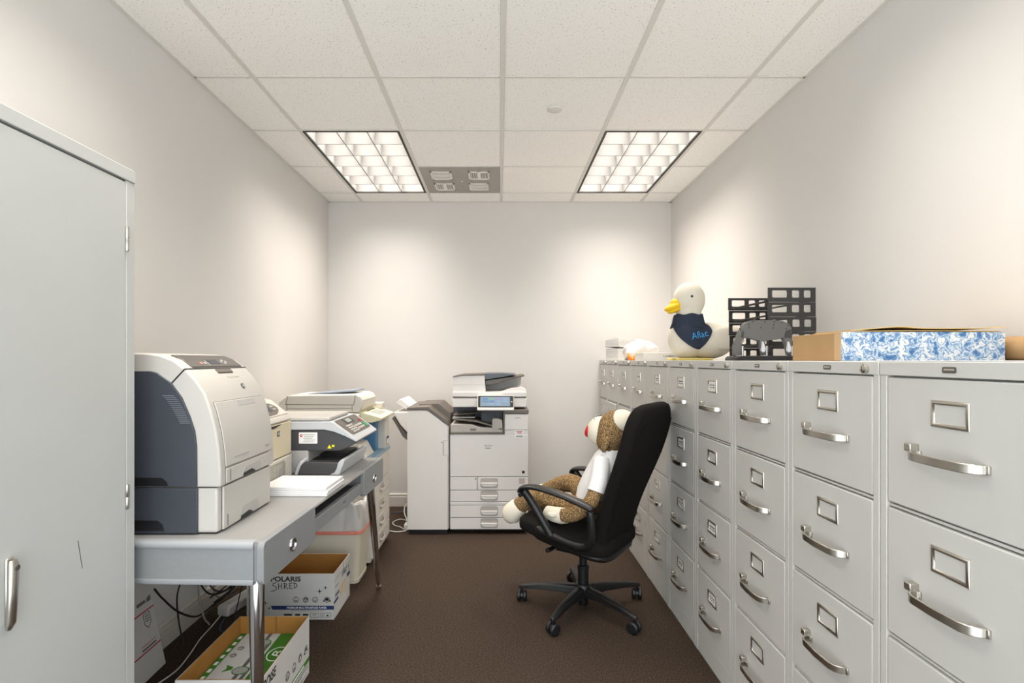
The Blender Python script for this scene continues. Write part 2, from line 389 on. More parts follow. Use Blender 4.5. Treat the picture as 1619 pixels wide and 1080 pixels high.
# air diffuser panel
x0, x1, y0, y1 = VENT
t = thing('air_diffuser', 'grey ceiling air diffuser panel with four small louvred grilles', 'air vent', ((x0+x1)/2, (y0+y1)/2, ZC))
obj('panel', MB().box(-0.292, 0.292, -0.295, 0.295, -0.005, 0.0), vent_m, t, smooth=False)
for gxx, gyy, ori in ((-0.145, -0.13, 'x'), (0.135, -0.13, 'y'), (-0.145, 0.13, 'y'), (0.125, 0.13, 'x')):
    fr = MB(); a, b = 0.078, 0.085
    fr.box(gxx-a, gxx+a, gyy-b, gyy-b+0.018, -0.011, -0.004).box(gxx-a, gxx+a, gyy+b-0.018, gyy+b, -0.011, -0.004)
    fr.box(gxx-a, gxx-a+0.014, gyy-b, gyy+b, -0.011, -0.004).box(gxx+a-0.014, gxx+a, gyy-b, gyy+b, -0.011, -0.004)
    if ori == 'x': fr.box(gxx-a, gxx+a, gyy-0.008, gyy+0.008, -0.010, -0.004)
    else: fr.box(gxx-0.012, gxx+0.012, gyy-b, gyy+b, -0.010, -0.004)
    g = obj('grille', fr, ventl_m, t, bevel=0.001, seg=1)
    sl = MB()
    for k in range(7):
        if ori == 'x': yy = gyy-b+0.024+k*0.02; sl.box(gxx-a+0.014, gxx+a-0.014, yy, yy+0.004, -0.009, -0.004)
        else: xx = gxx-a+0.02+k*0.017; sl.box(xx, xx+0.004, gyy-b+0.018, gyy+b-0.018, -0.009, -0.004)
    obj('slats', sl, ventl_m, g, smooth=False)
obj('screw', MB().lathe([(0.009, -0.009), (0.009, -0.004)], seg=12), ventl_m, t)
sd = obj('sprinkler_cover', MB().lathe([(0.0, -0.012), (0.03, -0.012), (0.038, -0.008), (0.040, 0.0)], (0.303, 2.968, ZC-0.001), seg=32), grid_m)
tag(sd, 'small round white sprinkler cover plate on the ceiling tile', 'sprinkler cover')

# ------------------------------------------------------------------ filing cabinets along the right wall
FX = 0.876
CT = 1.279
def filing_cabinet(y0, y1, label, lock=True, cards=(), slightly_open=None):
    w = y1 - y0
    t = thing('filing_cabinet', label, 'filing cabinet', (FX, (y0+y1)/2, 0), 0, 'grey filing cabinets along the right wall')
    h = w/2; D = 0.612; st = 0.020
    ztop, pitch, gap = 1.245, 0.2925, 0.012
    b = MB().box(0.022, D, -h, h, 0, CT).box(0, 0.022, -h, -h+st, 0.0, CT).box(0, 0.022, h-st, h, 0.0, CT)
    b.box(-0.002, 0.022, -h, h, ztop+0.003, CT).box(0.002, 0.022, -h+st, h-st, 0.0, ztop-4*pitch+gap-0.003)
    for k in range(1, 4):
        zz = ztop - k*pitch; b.box(0.005, 0.022, -h+st, h-st, zz+0.002, zz+gap-0.004)
    obj('body', b, cab_m, t, bevel=0.0015, seg=2)
    for k in range(4):
        z1 = ztop - k*pitch; z0 = z1 - pitch + gap
        dx = -0.018 if slightly_open == k else 0.0
        dr = obj('drawer', MB().box(dx, 0.0215+dx, -h+st+0.0025, h-st-0.0025, z0, z1-0.001), cab_m, t, bevel=0.003, seg=2)
        zh = z1 - 0.160; zl = z1 - 0.070
        yp = [(0.080, 0.002), (0.078, 0.016), (0.070, 0.027), (0.055, 0.033), (0.0, 0.036), (-0.055, 0.033), (-0.070, 0.027), (-0.078, 0.016), (-0.080, 0.002)]
        hm = MB().ribbon([(dx-p, y, zh) for y, p in yp], (0,0,1), 0.018, 0.005)
        hm.box(dx-0.006, dx, 0.070, 0.090, zh-0.008, zh+0.008).box(dx-0.006, dx, -0.088, -0.070, zh-0.008, zh+0.008)
        obj('handle', hm, nickel_m, dr, bevel=0.0015, seg=2)
        obj('latch', MB().box(dx-0.020, dx, 0.078, 0.096, zh+0.006, zh+0.022), nickel_m, dr, bevel=0.002)
        p = Plane((dx, 0, zl), (0,-1,0), (0,0,1)); f = MB(); a, c, bw = 0.045, 0.027, 0.008
        f.loft([[p.P(sx*(a-i), sz*(c-i), hh) for sx, sz in ((-1,-1),(1,-1),(1,1),(-1,1))] for i, hh in ((0, -0.001), (0, 0.002), (0.0015, 0.004), (0.004, 0.005), (bw-0.002, 0.0045), (bw, 0.003), (bw, -0.001))], caps=False)
        obj('label_holder', f, nickel_m, dr, ang=60)
        if k in cards:
            cm = MB(); p.rect(cm, -a+bw, a-bw, -c+bw, c-bw, h=0.0015); cd = obj('label_card', cm, card_m, dr, smooth=False)
            im = MB(); rnd = random.Random(int(y0*1000)+k)
            for q in range(3): aa = -0.024 + q*0.017; p.rect(im, aa, aa+rnd.uniform(0.008, 0.013), 0.001, 0.007, h=0.002); p.rect(im, aa, aa+rnd.uniform(0.004, 0.012), -0.009, -0.004, h=0.002)
            o = obj('card_writing', im, ink_m, dr, smooth=False)
    p = Plane((-0.002, 0, 1.263), (0,-1,0), (0,0,1)); bm_ = MB(); p.rrect(bm_, -0.016, 0.016, -0.006, 0.006, 0.003, h=0.0015)
    bd = obj('badge', bm_, badge_m, t)
    bl = MB(); p.rect(bl, -0.012, 0.012, -0.001, 0.0025, h=0.0019); obj('badge_lettering', bl, nickel_m, bd, smooth=False)
    if lock:
        lk = MB().lathe([(0.0, -0.012), (0.007, -0.012), (0.011, -0.009), (0.011, 0.0)], (-0.002, -h+0.040, 1.262), seg=20, axis='x')
        l = obj('lock', lk, nickel_m, t)
        obj('keyhole', MB().box(-0.0145, -0.0135, -h+0.039, -h+0.041, 1.257, 1.267), ink_m, l, smooth=False)
    return t
seams = [4.716, 4.395, 3.997, 3.600, 3.187, 2.795, 2.409, 2.026, 1.633, 1.242, 0.852]
info = [('grey filing cabinet in the far corner against the back wall', (0, 1), None), ('second grey filing cabinet from the back wall, one lower drawer slightly open', (0, 1, 2), 1),
        ('third grey filing cabinet from the back wall, under the plastic bag', (0, 1), None), ('fourth grey filing cabinet from the back wall, under the white paper carton', (0, 1, 2), None),
        ('fifth grey filing cabinet from the back wall, just behind the chair back', (0, 2, 3), None), ('sixth grey filing cabinet from the back wall, under the plush duck', (0, 1, 2, 3), None),
        ('seventh grey filing cabinet from the back wall, under the duck tail and black trays', (0, 2, 3), None), ('eighth grey filing cabinet from the back wall, under the hole punch', (), None),
        ('ninth grey filing cabinet from the back wall, just before the nearest one', (), None), ('nearest grey filing cabinet, at the right edge of the photo', (), None)]
for i, (lb, cards, so) in enumerate(info):
    filing_cabinet(seams[i+1]+0.002, seams[i]-0.002, lb, lock=(i not in (9,)), cards=cards, slightly_open=so)

# ------------------------------------------------------------------ grey storage cabinet on the left
t = thing('storage_cabinet', 'tall pale grey two-door steel storage cabinet at the left edge', 'storage cabinet', (-1.06, 1.107, 0))
H = 1.829
b = MB().box(-0.44, -0.02, -0.458, 0.458, 0.0, H).box(-0.02, 0, 0.423, 0.458, 0, H-0.036).box(-0.02, 0, -0.458, -0.423, 0, H-0.036).box(-0.02, 0.003, -0.458, 0.458, H-0.036, H).box(-0.02, -0.002, -0.423, 0.423, 0, 0.06)
obj('body', b, stor_m, t, bevel=0.002)
for s, y0, y1 in ((1, 0.002, 0.4205), (-1, -0.4205, -0.002)):
    d = obj('door', MB().box(-0.017, 0.0, y0, y1, 0.064, H-0.042), stor_m, t, bevel=0.0015)
    obj('door_gap', MB().box(-0.0205, -0.004, s*0.4195, s*0.4228, 0.062, H-0.037), cabgap_m, t, smooth=False)
    for zz in (1.625, 0.894, 0.17):
        obj('hinge', MB().lathe([(0.0045, zz-0.034), (0.0055, zz-0.032), (0.0055, zz-0.001), (0.0048, zz), (0.0055, zz+0.001), (0.0055, zz+0.032), (0.0045, zz+0.036)], (0.003, s*0.4215, 0), seg=12), nickel_m, d)
    if s == 1:
        hp = MB().oval([(0.010, 0.046, 0.705), (0.013, 0.048, 0.72), (0.014, 0.050, 0.78), (0.014, 0.053, 0.835), (0.012, 0.053, 0.852)], [0.006, 0.010, 0.011, 0.013, 0.008], [0.004, 0.008, 0.008, 0.008, 0.005], up=(1,0,0))
        hd = obj('handle', hp, nickel_m, d)
        obj('keyhole', MB().lathe([(0.0, 0.0235), (0.006, 0.0235), (0.007, 0.019)], (0, 0.053, 0.836), seg=16, axis='x'), badge_m, d)
        obj('handle_plate', MB().box(-0.002, 0.006, 0.045, 0.063, 0.715, 0.856), nickel_m, d, bevel=0.003)
        sc = MB(); p = Plane((0.0, 0, 0), (0,1,0), (0,0,1)); p.poly(sc, [(0.246, 0.828), (0.248, 0.829), (0.262, 0.755), (0.2605, 0.753)])
        obj('scratch', sc, greyp_m, d, smooth=False)

# ------------------------------------------------------------------ desk and the things on it
DZ = 0.740                                             # desk height
t = thing('desk', 'grey office desk on splayed chrome legs under the printers', 'desk', (-0.702, 1.595, 0), R(-2.05))
L, DD = 1.40, 0.76
prof = [(-DD, 0.725), (-0.010, 0.725), (-0.004, 0.727), (-0.001, 0.7325), (-0.004, 0.738), (-0.010, DZ), (-DD, DZ)]
obj('desk_top', MB().prism(prof, 0.010, L-0.005), desk_m, t, ang=30)
# bullnosed near end rail and the apron below it
near = [(0.006, 0.715), (0.0, 0.722), (0.0, 0.733), (0.008, DZ+0.0005), (0.03, DZ+0.0005), (0.03, 0.715)]
obj('end_rail', MB().prism(near, -DD+0.005, -0.030, axis='x'), rail_m, t, ang=50)
obj('end_panel', MB().box(-DD+0.01, -0.030, 0.004, 0.022, 0.628, 0.726), deskp_m, t, bevel=0.002)
obj('end_panel', MB().box(-DD+0.01, -0.030, L-0.03, L-0.012, 0.628, 0.726), deskp_m, t, bevel=0.002)
foot = [(0.004, 0.612), (0.0, 0.618), (0.002, 0.629), (0.022, 0.629), (0.022, 0.612)]
obj('foot_rail', MB().prism(foot, -DD+0.01, -0.030, axis='x'), rail_m, t, ang=50)
obj('back_panel', MB().box(-DD, -DD+0.018, 0.02, L-0.02, 0.62, 0.726), deskp_m, t)
def desk_drawer(y0, y1, cap):
    p = Plane((0, 0, 0), (0,1,0), (0,0,1)); m = MB(); p.rrect(m, y0, y1, 0.612, DZ+0.002, 0.020, h=0.004, h0=-0.018, n=6)
    d = obj('drawer', m, deskp_m, t, bevel=0.003, seg=3)
    obj('drawer_box', MB().box(-0.55, -0.018, y0+0.012, y1-0.012, 0.622, 0.724), deskp_m, d, smooth=False)
    e = MB(); yy = y0 - 0.0 if cap < 0 else y1
    cyl = MB().lathe([(0.016, 0.003), (0.0175, 0.006), (0.019, 0.0095), (0.021, 0.0095), (0.023, 0.006), (0.023, 0.0)], (0, (y0+y1)/2+0.03*0, 0.668), seg=28, axis='x', caps=False)
    obj('lock_ring', cyl, chrome_m, d)
    obj('lock_face', MB().lathe([(0.0, 0.0075), (0.006, 0.0075), (0.008, 0.0055), (0.0165, 0.0048), (0.017, 0.003)], (0, (y0+y1)/2, 0.668), seg=20, axis='x'), badge_m, d)
desk_drawer(-0.002, 0.405, -1)
desk_drawer(1.035, 1.402, 1)
cd = obj('center_drawer', MB().box(-0.030, -0.008, 0.408, 1.032, 0.630, 0.682), deskp_m, t, bevel=0.003)
obj('drawer_box', MB().box(-0.5, -0.03, 0.42, 1.02, 0.634, 0.672), deskd_m, cd, smooth=False)
obj('drawer_lock', MB().box(-0.009, -0.006, 0.76, 0.785, 0.655, 0.664), badge_m, cd, bevel=0.001)
obj('cross_rail', MB().box(-0.46, -0.44, 0.40, 1.03, 0.672, 0.726), deskd_m, t, smooth=False)
for top, bot in (((-0.045, 0.055), (-0.012, -0.005)), ((-0.055, L-0.060), (-0.022, L+0.012)), ((-DD+0.06, 0.055), (-DD+0.03, -0.005)), ((-DD+0.06, L-0.06), (-DD+0.03, L+0.012))):
    def pt(k, z): return (top[0]+(bot[0]-top[0])*k, top[1]+(bot[1]-top[1])*k, z)
    lg = MB().tube([pt(0, 0.625), pt(0.3, 0.43), pt(0.93, 0.045), pt(0.94, 0.042)], [0.024, 0.021, 0.0125, 0.011], seg=24)
    lo = obj('leg', lg, chrome_m, t, ang=60)
    obj('leg_foot', MB().tube([pt(0.94, 0.042), pt(0.96, 0.026), pt(0.965, 0.024), pt(1, 0.0)], [0.009, 0.009, 0.014, 0.014], seg=18), chrome_m, lo)

# large colour printer: front faces the aisle
t = thing('laser_printer', 'big white and charcoal printer at the near end of the desk', 'printer', (-0.872, 1.672, DZ+0.001))
Z = -DZ
prof = [(-0.57, 1.25), (-0.555, 1.285), (-0.52, 1.297), (-0.32, 1.304), (-0.23, 1.303), (-0.185, 1.298), (-0.14, 1.281), (-0.104, 1.2535), (-0.072, 1.220), (-0.043, 1.177), (-0.023, 1.120), (-0.008, 1.061), (0.001, 1.0), (0.006, 0.934), (0.006, 0.886)]
prof = [(a, b+Z) for a, b in prof]
def at_z(z):
    for (a, b), (c, d) in zip(prof[:-1], prof[1:]):
        if d <= z <= b and c > -0.2: return (a + (c-a)*(b-z)/(b-d) if b != d else a, z)
    return (0.006, z)
def sub(z1, z0):
    return [at_z(z1)] + [p for p in prof if p[0] > -0.2 and z0 < p[1] < z1] + [at_z(z0)]
YW = 0.395
obj('body', MB().prism(prof + [(-0.57, 0.886+Z)], 0.0, YW), pwhite_m, t, bevel=0.006, seg=3, ang=30)
dark = [(-0.56, 1.246+Z), (-0.211, 1.247+Z), (-0.19, 1.242+Z), (-0.177, 1.232+Z), (-0.144, 1.209+Z), (-0.112, 1.165+Z), (-0.087, 1.107+Z), (-0.072, 1.0615+Z), (-0.066, 1.014+Z), (-0.065, 0.889+Z), (-0.56, 0.889+Z)]
obj('side_panel', MB().prism(dark, YW-0.002, YW+0.006), pdark_m, t, bevel=0.002)
sp = obj('side_panel', MB().prism(dark, -0.006, 0.002), pdark_m, t, bevel=0.002, label='charcoal side panel with a louvred vent')
vs = MB()
for k in range(15):
    z = 1.171 - k*0.0060; f = k/14
    xa = -0.170 + 0.055*f**0.8; xb = -0.134 + 0.050*f**0.75
    vs.box(xa, xb, -0.0085, -0.0055, z+Z-0.0017, z+Z+0.0012)
obj('vent', vs, mat('printer_vent_grey', '#6a6e76', 0.5, vary=0.05), sp, smooth=False)
g = MB().prism([(-0.56, 0.918+Z), (-0.17, 0.918+Z), (-0.155, 0.905+Z), (-0.152, 0.892+Z), (-0.56, 0.892+Z)], -0.0075, -0.0058)
obj('grip', g, pblack_m, sp, bevel=0.001)
# upper seams: top cover against front cover
sm = MB(); p = Plane((0, 0, 0), (1,0,0), (0,0,1)); p.line(sm, [(-0.146, 1.209+Z), (-0.106, 1.2525+Z)], 0.004, h=0.0012)
sm.skin(sub(1.2545+Z, 1.2515+Z), 0, YW, -0.001, 0.0012)
obj('cover_seam', sm, pblack_m, t, smooth=False)
cp = obj('control_panel', MB().skin([(-0.176, 1.2955+Z), (-0.14, 1.281+Z), (-0.1075, 1.257+Z)], 0.045, 0.372, -0.002, 0.003), mat('panel_dark_taupe', '#57524c', 0.4, vary=0.04), t, bevel=0.002, label='dark taupe control panel strip')
def on_prof(y, x, dz=0.0): return y, x
cpp = Plane((-0.1245, 0, 1.2695+Z), (0,1,0), Vector((-0.0325, 0, 0.024)))
cpp.n = cpp.r.cross(cpp.u)
m = MB(); cpp.rect(m, 0.175, 0.235, -0.008, 0.017, h=0.0040); obj('display', m, pdark_m, cp, smooth=False)
m = MB()
for (a, b) in ((0.258, 0.004), (0.273, 0.012), (0.273, -0.004), (0.288, 0.004)): cpp.disc(m, a, b, 0.005, h=0.005)
cpp.rect(m, 0.138, 0.150, -0.006, 0.003, h=0.0045); cpp.rect(m, 0.16, 0.162, -0.014, 0.014, h=0.0042)
obj('buttons', m, plight_m, cp, smooth=False)
m = MB(); cpp.rect(m, 0.115, 0.128, -0.006, 0.003, h=0.0045); obj('cancel_button', m, mat('salmon_button', '#d98a78', 0.5, vary=0.03), cp, smooth=False)
obj('latch', MB().skin(sub(1.250+Z, 1.236+Z), 0.165, 0.265, -0.002, 0.004), taupe_m, t, bevel=0.002)
obj('nameplate', MB().skin(sub(1.2245+Z, 1.2205+Z), 0.20, 0.28, -0.001, 0.0012), taupel_m, t, smooth=False)
xa, za = at_z(1.188+Z); xb, zb = at_z(1.170+Z)
lp = Plane((xa, 0.262, za), (0,1,0), Vector((xa-xb, 0, za-zb)))
m = MB(); lp.disc(m, 0, 0, 0.011, 0.011, h=0.0025); lg = obj('logo', m, greyp_m, t)
m = MB(); lp.text(m, 'hp', 0, 0, 0.013, 0.015, shear=0.25, h=0.0032); obj('lettering', m, whitep_m, lg, smooth=False)
# front door and trays
def panel(name, z1, z0, y0, y1):
    obj('seam', MB().skin(sub(z1+Z+0.002, z0+Z-0.002), y0-0.002, y1+0.002, -0.001, 0.0008), seam_m, t, smooth=False)
    return obj(name, MB().skin(sub(z1+Z, z0+Z), y0, y1, -0.001, 0.004), pwhite_m, t, bevel=0.0015)
dr = panel('front_door', 1.146, 0.944, 0.030, 0.368)
obj('door_grip', MB().skin(sub(1.143+Z, 1.124+Z), 0.165, 0.295, 0.003, 0.0048), plight_m, dr, bevel=0.001)
xx, zz = at_z(0.955+Z); fp = Plane((xx, 0, 0), (0,1,0), (0,0,1))
m = MB(); fp.rect(m, 0.085, 0.185, 0.965+Z, 0.968+Z, h=0.0048); fp.rect(m, 0.315, 0.345, 0.962+Z, 0.970+Z, h=0.0048); obj('model_print', m, lgreyp_m, dr, smooth=False)
t1 = panel('paper_tray', 0.938, 0.891, 0.030, 0.335)
def tray_grip(parent, z0, z1, x):
    p = Plane((x, 0, 0), (0,1,0), (0,0,1))
    m = MB(); p.poly(m, [(0.125, z0), (0.150, z1), (0.262, z1), (0.275, z0+0.012), (0.265, z0)], h=0.0012); obj('grip_shade', m, plight_m, parent, smooth=False)
    m = MB(); p.poly(m, [(0.137, z0), (0.142, z0+0.010), (0.200, z0+0.014), (0.225, z0+0.004), (0.225, z0)], h=0.0020); obj('grip_gap', m, pblack_m, parent, smooth=False)
    m = MB(); p.rect(m, 0.052, 0.0555, z0+0.004, z0+0.052 if z1 > z0+0.04 else z0+0.040, h=0.0012); obj('level_gauge', m, greyp_m, parent, smooth=False)
tray_grip(t1, 0.892+Z, 0.922+Z, 0.0098)
low = [(-0.55, 0.742), (-0.55, 0.883), (-0.010, 0.883), (-0.010, 0.742)]
obj('lower_cabinet', MB().box(-0.55, -0.006, 0.004, YW-0.004, 0.003, 0.1435), pwhite_m, t, bevel=0.007, seg=3)
obj('lower_side_panel', MB().box(-0.545, -0.065, -0.004, 0.006, 0.004, 0.1425), pdark_m, t, bevel=0.002, label='charcoal lower side panel')
obj('lower_grip', MB().prism([(-0.54, 0.045), (-0.185, 0.045), (-0.17, 0.033), (-0.165, 0.012), (-0.54, 0.012)], -0.0058, -0.0035), pblack_m, t, bevel=0.001)
obj('base_gap', MB().box(-0.53, -0.012, 0.008, YW-0.008, 0.0, 0.146), pblack_m, t, smooth=False)
m = MB().box(-0.007, 0.001, 0.030, 0.372, 0.006, 0.141); lt = obj('lower_tray', m, pwhite_m, t, bevel=0.0015)
obj('seam', MB().box(-0.0065, -0.0045, 0.027, 0.374, 0.004, 0.1425), seam_m, t, smooth=False)
tray_grip(lt, 0.008, 0.046, 0.001)

# cream printer behind it
t = thing('laser_printer', 'cream printer with yellowed front between the big printer and the scanner', 'printer', (-0.966, 2.09, DZ+0.001))
YW = 0.41
prof = [(-0.43, 0.012), (-0.43, 0.31), (-0.41, 0.345), (-0.34, 0.362), (-0.14, 0.365), (-0.095, 0.357), (-0.012, 0.292), (0.0, 0.272)]
obj('body', MB().box(-0.42, -0.012, 0.006, YW-0.006, 0.004, 0.30), pcream2_m, t, bevel=0.004)
obj('top_cover', MB().prism(prof[1:] + [(0.0, 0.268), (-0.43, 0.268)], 0, YW), pcream2_m, t, bevel=0.014, seg=4, ang=40)
obj('front_door', MB().box(-0.02, 0.001, 0.012, YW-0.004, 0.112, 0.262), pcream_m, t, bevel=0.005, seg=3, label='yellowed cream front door')
fp = Plane((0.001, 0, 0), (0,1,0), (0,0,1))
m = MB(); fp.poly(m, [(0.05, 0.258), (0.12, 0.248), (0.22, 0.246), (0.30, 0.258)], h=0.001); obj('exit_gap', m, pblack_m, t, smooth=False)
m = MB(); fp.rrect(m, 0.245, 0.273, 0.207, 0.231, 0.003, h=0.0012); lg = obj('logo', m, greyp_m, t, smooth=False)
m = MB(); fp.text(m, 'hp', 0.259, 0.2195, 0.018, 0.018, shear=0.25, h=0.0018); obj('lettering', m, whitep_m, lg, smooth=False)
tr = obj('paper_tray', MB().box(-0.40, 0.004, 0.004, YW-0.004, 0.006, 0.108), pcream2_m, t, bevel=0.006)
m = MB(); fp2 = Plane((0.004, 0, 0), (0,1,0), (0,0,1)); fp2.rrect(m, 0.05, 0.325, 0.020, 0.095, 0.02, h=0.0012); gp = obj('tray_grip', m, mat('olive_grey_plastic', '#a6a493', 0.4, vary=0.03), tr, smooth=False)
m = MB()
for a in (0.20, 0.235, 0.27): fp2.rect(m, a, a+0.022, 0.064, 0.084, h=0.002); fp2.rect(m, a, a+0.022, 0.030, 0.052, h=0.002)
fp2.rect(m, 0.05, 0.325, 0.056, 0.0585, h=0.002); obj('tray_ribs', m, plight_m, tr, smooth=False)
q = Plane((-0.0535, 0, 0.3245), (0,1,0), Vector((-0.083, 0, 0.065)))
m = MB(); q.disc(m, 0.22, 0.0, 0.145, 0.046, h=0.004, n=28); cp = obj('control_panel', m, taupe_m, t, bevel=0.001, label='dark oval control panel')
m = MB(); q.rect(m, 0.17, 0.29, -0.018, 0.024, h=0.0055); obj('display', m, pdark_m, cp, smooth=False)
m = MB(); q.rect(m, 0.305, 0.335, 0.004, 0.014, h=0.0055); q.rect(m, 0.305, 0.335, -0.014, -0.006, h=0.0055); obj('buttons', m, plight_m, cp, smooth=False)

# scanner copier with charcoal side
t = thing('multifunction_scanner', 'silver and charcoal scanner with tilted keypad near the desk end', 'scanner', (-0.755, 2.53, DZ+0.001))
obj('base', MB().box(-0.60, -0.155, 0.03, 0.44, 0.0, 0.115), plight_m, t, bevel=0.006)
ch = [(-0.204, 0.0), (-0.180, 0.056), (-0.159, 0.068), (0.014, 0.074), (0.006, 0.062), (0.0, 0.040), (-0.012, 0.020), (-0.045, 0.001)]
tray = obj('output_tray', MB().prism([(-0.204, 0.0), (-0.180, 0.052), (-0.155, 0.060), (0.0, 0.058), (-0.010, 0.0)], 0.006, 0.42), mat('tray_charcoal', '#4b4b4d', 0.5, vary=0.05), t, bevel=0.003, label='charcoal output tray')
rim = MB().tube([(-0.203, 0.004, 0.004), (-0.186, 0.004, 0.046), (-0.178, 0.006, 0.058), (-0.165, 0.03, 0.070), (-0.165, 0.25, 0.080), (-0.17, 0.27, 0.080)], 0.0085, seg=12)
obj('tray_rim', rim, silver_m, tray)
sl = [(-0.045, 0.0), (-0.022, 0.012), (-0.012, 0.030), (-0.006, 0.055), (0.004, 0.070), (0.022, 0.076), (0.026, 0.066), (0.002, 0.0)]
obj('tray_front', MB().prism(sl, 0.0, 0.44), silver_m, tray, bevel=0.004, seg=3, label='silver front edge of the tray')
obj('tray_slot', MB().box(-0.15, -0.085, 0.10, 0.108, 0.058, 0.0625).box(-0.15, -0.02, 0.19, 0.40, 0.058, 0.068), pblack_m, tray, smooth=False)
lowp = [(-0.60, 0.204), (-0.077, 0.209), (-0.035, 0.200), (0.019, 0.179), (0.079, 0.154), (0.034, 0.125), (-0.005, 0.110), (-0.60, 0.104)]
ub = obj('scanner_body', MB().prism(lowp, 0.030, 0.42), mat('scanner_charcoal', '#434347', 0.5, vary=0.05), t, bevel=0.004, seg=3, label='charcoal scanner underside')
upp = [(-0.605, 0.247), (-0.048, 0.249), (-0.040, 0.247), (0.072, 0.168), (0.081, 0.158), (0.076, 0.152), (0.019, 0.180), (-0.035, 0.201), (-0.077, 0.210), (-0.605, 0.205)]
sb = obj('scanner_band', MB().prism(upp, 0.024, 0.43), silver_m, t, bevel=0.004, seg=3)
obj('scanner_lid', MB().box(-0.59, -0.055, 0.035, 0.36, 0.250, 0.268), pwhite_m, t, bevel=0.007, seg=3)
q = Plane((-0.044, 0.227, 0.2495), (0,1,0), Vector((-0.112, 0, 0.079)))   # u points up the slope
m = MB(); q.rrect(m, -0.175, 0.175, -0.118, -0.006, 0.012, h=0.003); kp = obj('control_panel', m, taupe_m, t, bevel=0.001)
m = MB(); q.rect(m, -0.085, 0.055, -0.050, -0.012, h=0.0042); dp = obj('display_bezel', m, pdark_m, kp, smooth=False)
m = MB(); q.rect(m, -0.05, 0.025, -0.043, -0.018, h=0.005); obj('display', m, lcd_m, kp, smooth=False)
m = MB()
for r_ in range(4):
    for c_ in range(3): q.rrect(m, -0.13+c_*0.034, -0.104+c_*0.034, -0.110+r_*0.0145, -0.100+r_*0.0145, 0.002, h=0.006)
for c_ in range(3): q.rrect(m, -0.02+c_*0.040, 0.010+c_*0.040, -0.104, -0.092, 0.002, h=0.006); q.rrect(m, -0.02+c_*0.040, 0.010+c_*0.040, -0.084, -0.072, 0.002, h=0.006)
obj('keys', m, pwhite_m, kp, smooth=False)
m = MB(); q.rrect(m, 0.11, 0.155, -0.108, -0.075, 0.003, h=0.006); obj('start_key', m, mat('green_key', '#3f8a62', 0.5, vary=0.03), kp, smooth=False)
m = MB(); q.disc(m, 0.13, -0.055, 0.012, 0.008, h=0.006); obj('stop_key', m, redp_m, kp, smooth=False)
p = Plane((0, 0.030, 0), (1,0,0), (0,0,1))
m = MB(); p.rrect(m, -0.199, -0.111, 0.144, 0.197, 0.003, h=0.001); st = obj('service_sticker', m, whitep_m, ub, smooth=False)
m = MB()
for k in range(5): p.rect(m, -0.178+0.004*(k%2), -0.122-0.006*(k%3), 0.185-k*0.0085, 0.1875-k*0.0085, h=0.0015)
obj('sticker_lines', m, lgreyp_m, ub, smooth=False)
m = MB(); p.ring(m, -0.188, 0.182, 0.007, 0.004, h=0.0015); obj('sticker_mark', m, redp_m, ub, smooth=False)
m = MB(); p.poly(m, [(-0.064, 0.121), (-0.044, 0.121), (-0.054, 0.139)], h=0.001); p.rect(m, -0.042, -0.030, 0.128, 0.138, h=0.001); obj('warning_sticker', m, yellow_m, ub, smooth=False)

# paper stack on the desk
t = thing('paper_stack', 'stack of loose white printer paper on the desk edge', 'paper stack', (-0.817, 2.245, DZ+0.001), R(-1))
for nm, dx, dy, z0, z1, rz in (('lower_sheets', 0, 0, 0.0, 0.012, 0), ('middle_sheets', 0.003, 0.003, 0.0125, 0.022, 0.5), ('upper_sheets', -0.003, 0.004, 0.0225, 0.035, -0.4)):
    m = MB().box(-0.134, 0.134, -0.108, 0.108, z0, z1)
    o = obj(nm, m, paper_m, t, bevel=0.0008, seg=1); o.location = (dx, dy, 0); o.rotation_euler = (0, 0, R(rz))

# ------------------------------------------------------------------ under the desk
def paper_carton(name, label, loc, sx, sy, h, lid_flaps=True):
    t = thing(name, label, 'paper carton', loc)
    a, b, w = sx/2, sy/2, 0.004
    out = MB().box(-a, a, -b, -b+w, 0, h).box(-a, a, b-w, b, 0, h).box(-a, -a+w, -b+w, b-w, 0, h).box(a-w, a, -b+w, b-w, 0, h).box(-a+w, a-w, -b+w, b-w, 0, 0.004)
    obj('carton', out, carton_m, t, bevel=0.001, seg=1)
    e = 0.0012; i0, i1 = w, w+0.0012
    inn = MB().box(-a+i0, a-i0, -b+i0, -b+i1, 0.004, h+0.0006).box(-a+i0, a-i0, b-i1, b-i0, 0.004, h+0.0006).box(-a+i0, -a+i1, -b+i1, b-i1, 0.004, h+0.0006).box(a-i1, a-i0, -b+i1, b-i1, 0.004, h+0.0006).box(-a+i1, a-i1, -b+i1, b-i1, 0.004, 0.006)
    obj('carton_inside', inn, kraftd_m, t, smooth=False, label='brown inside of the carton')
    return t
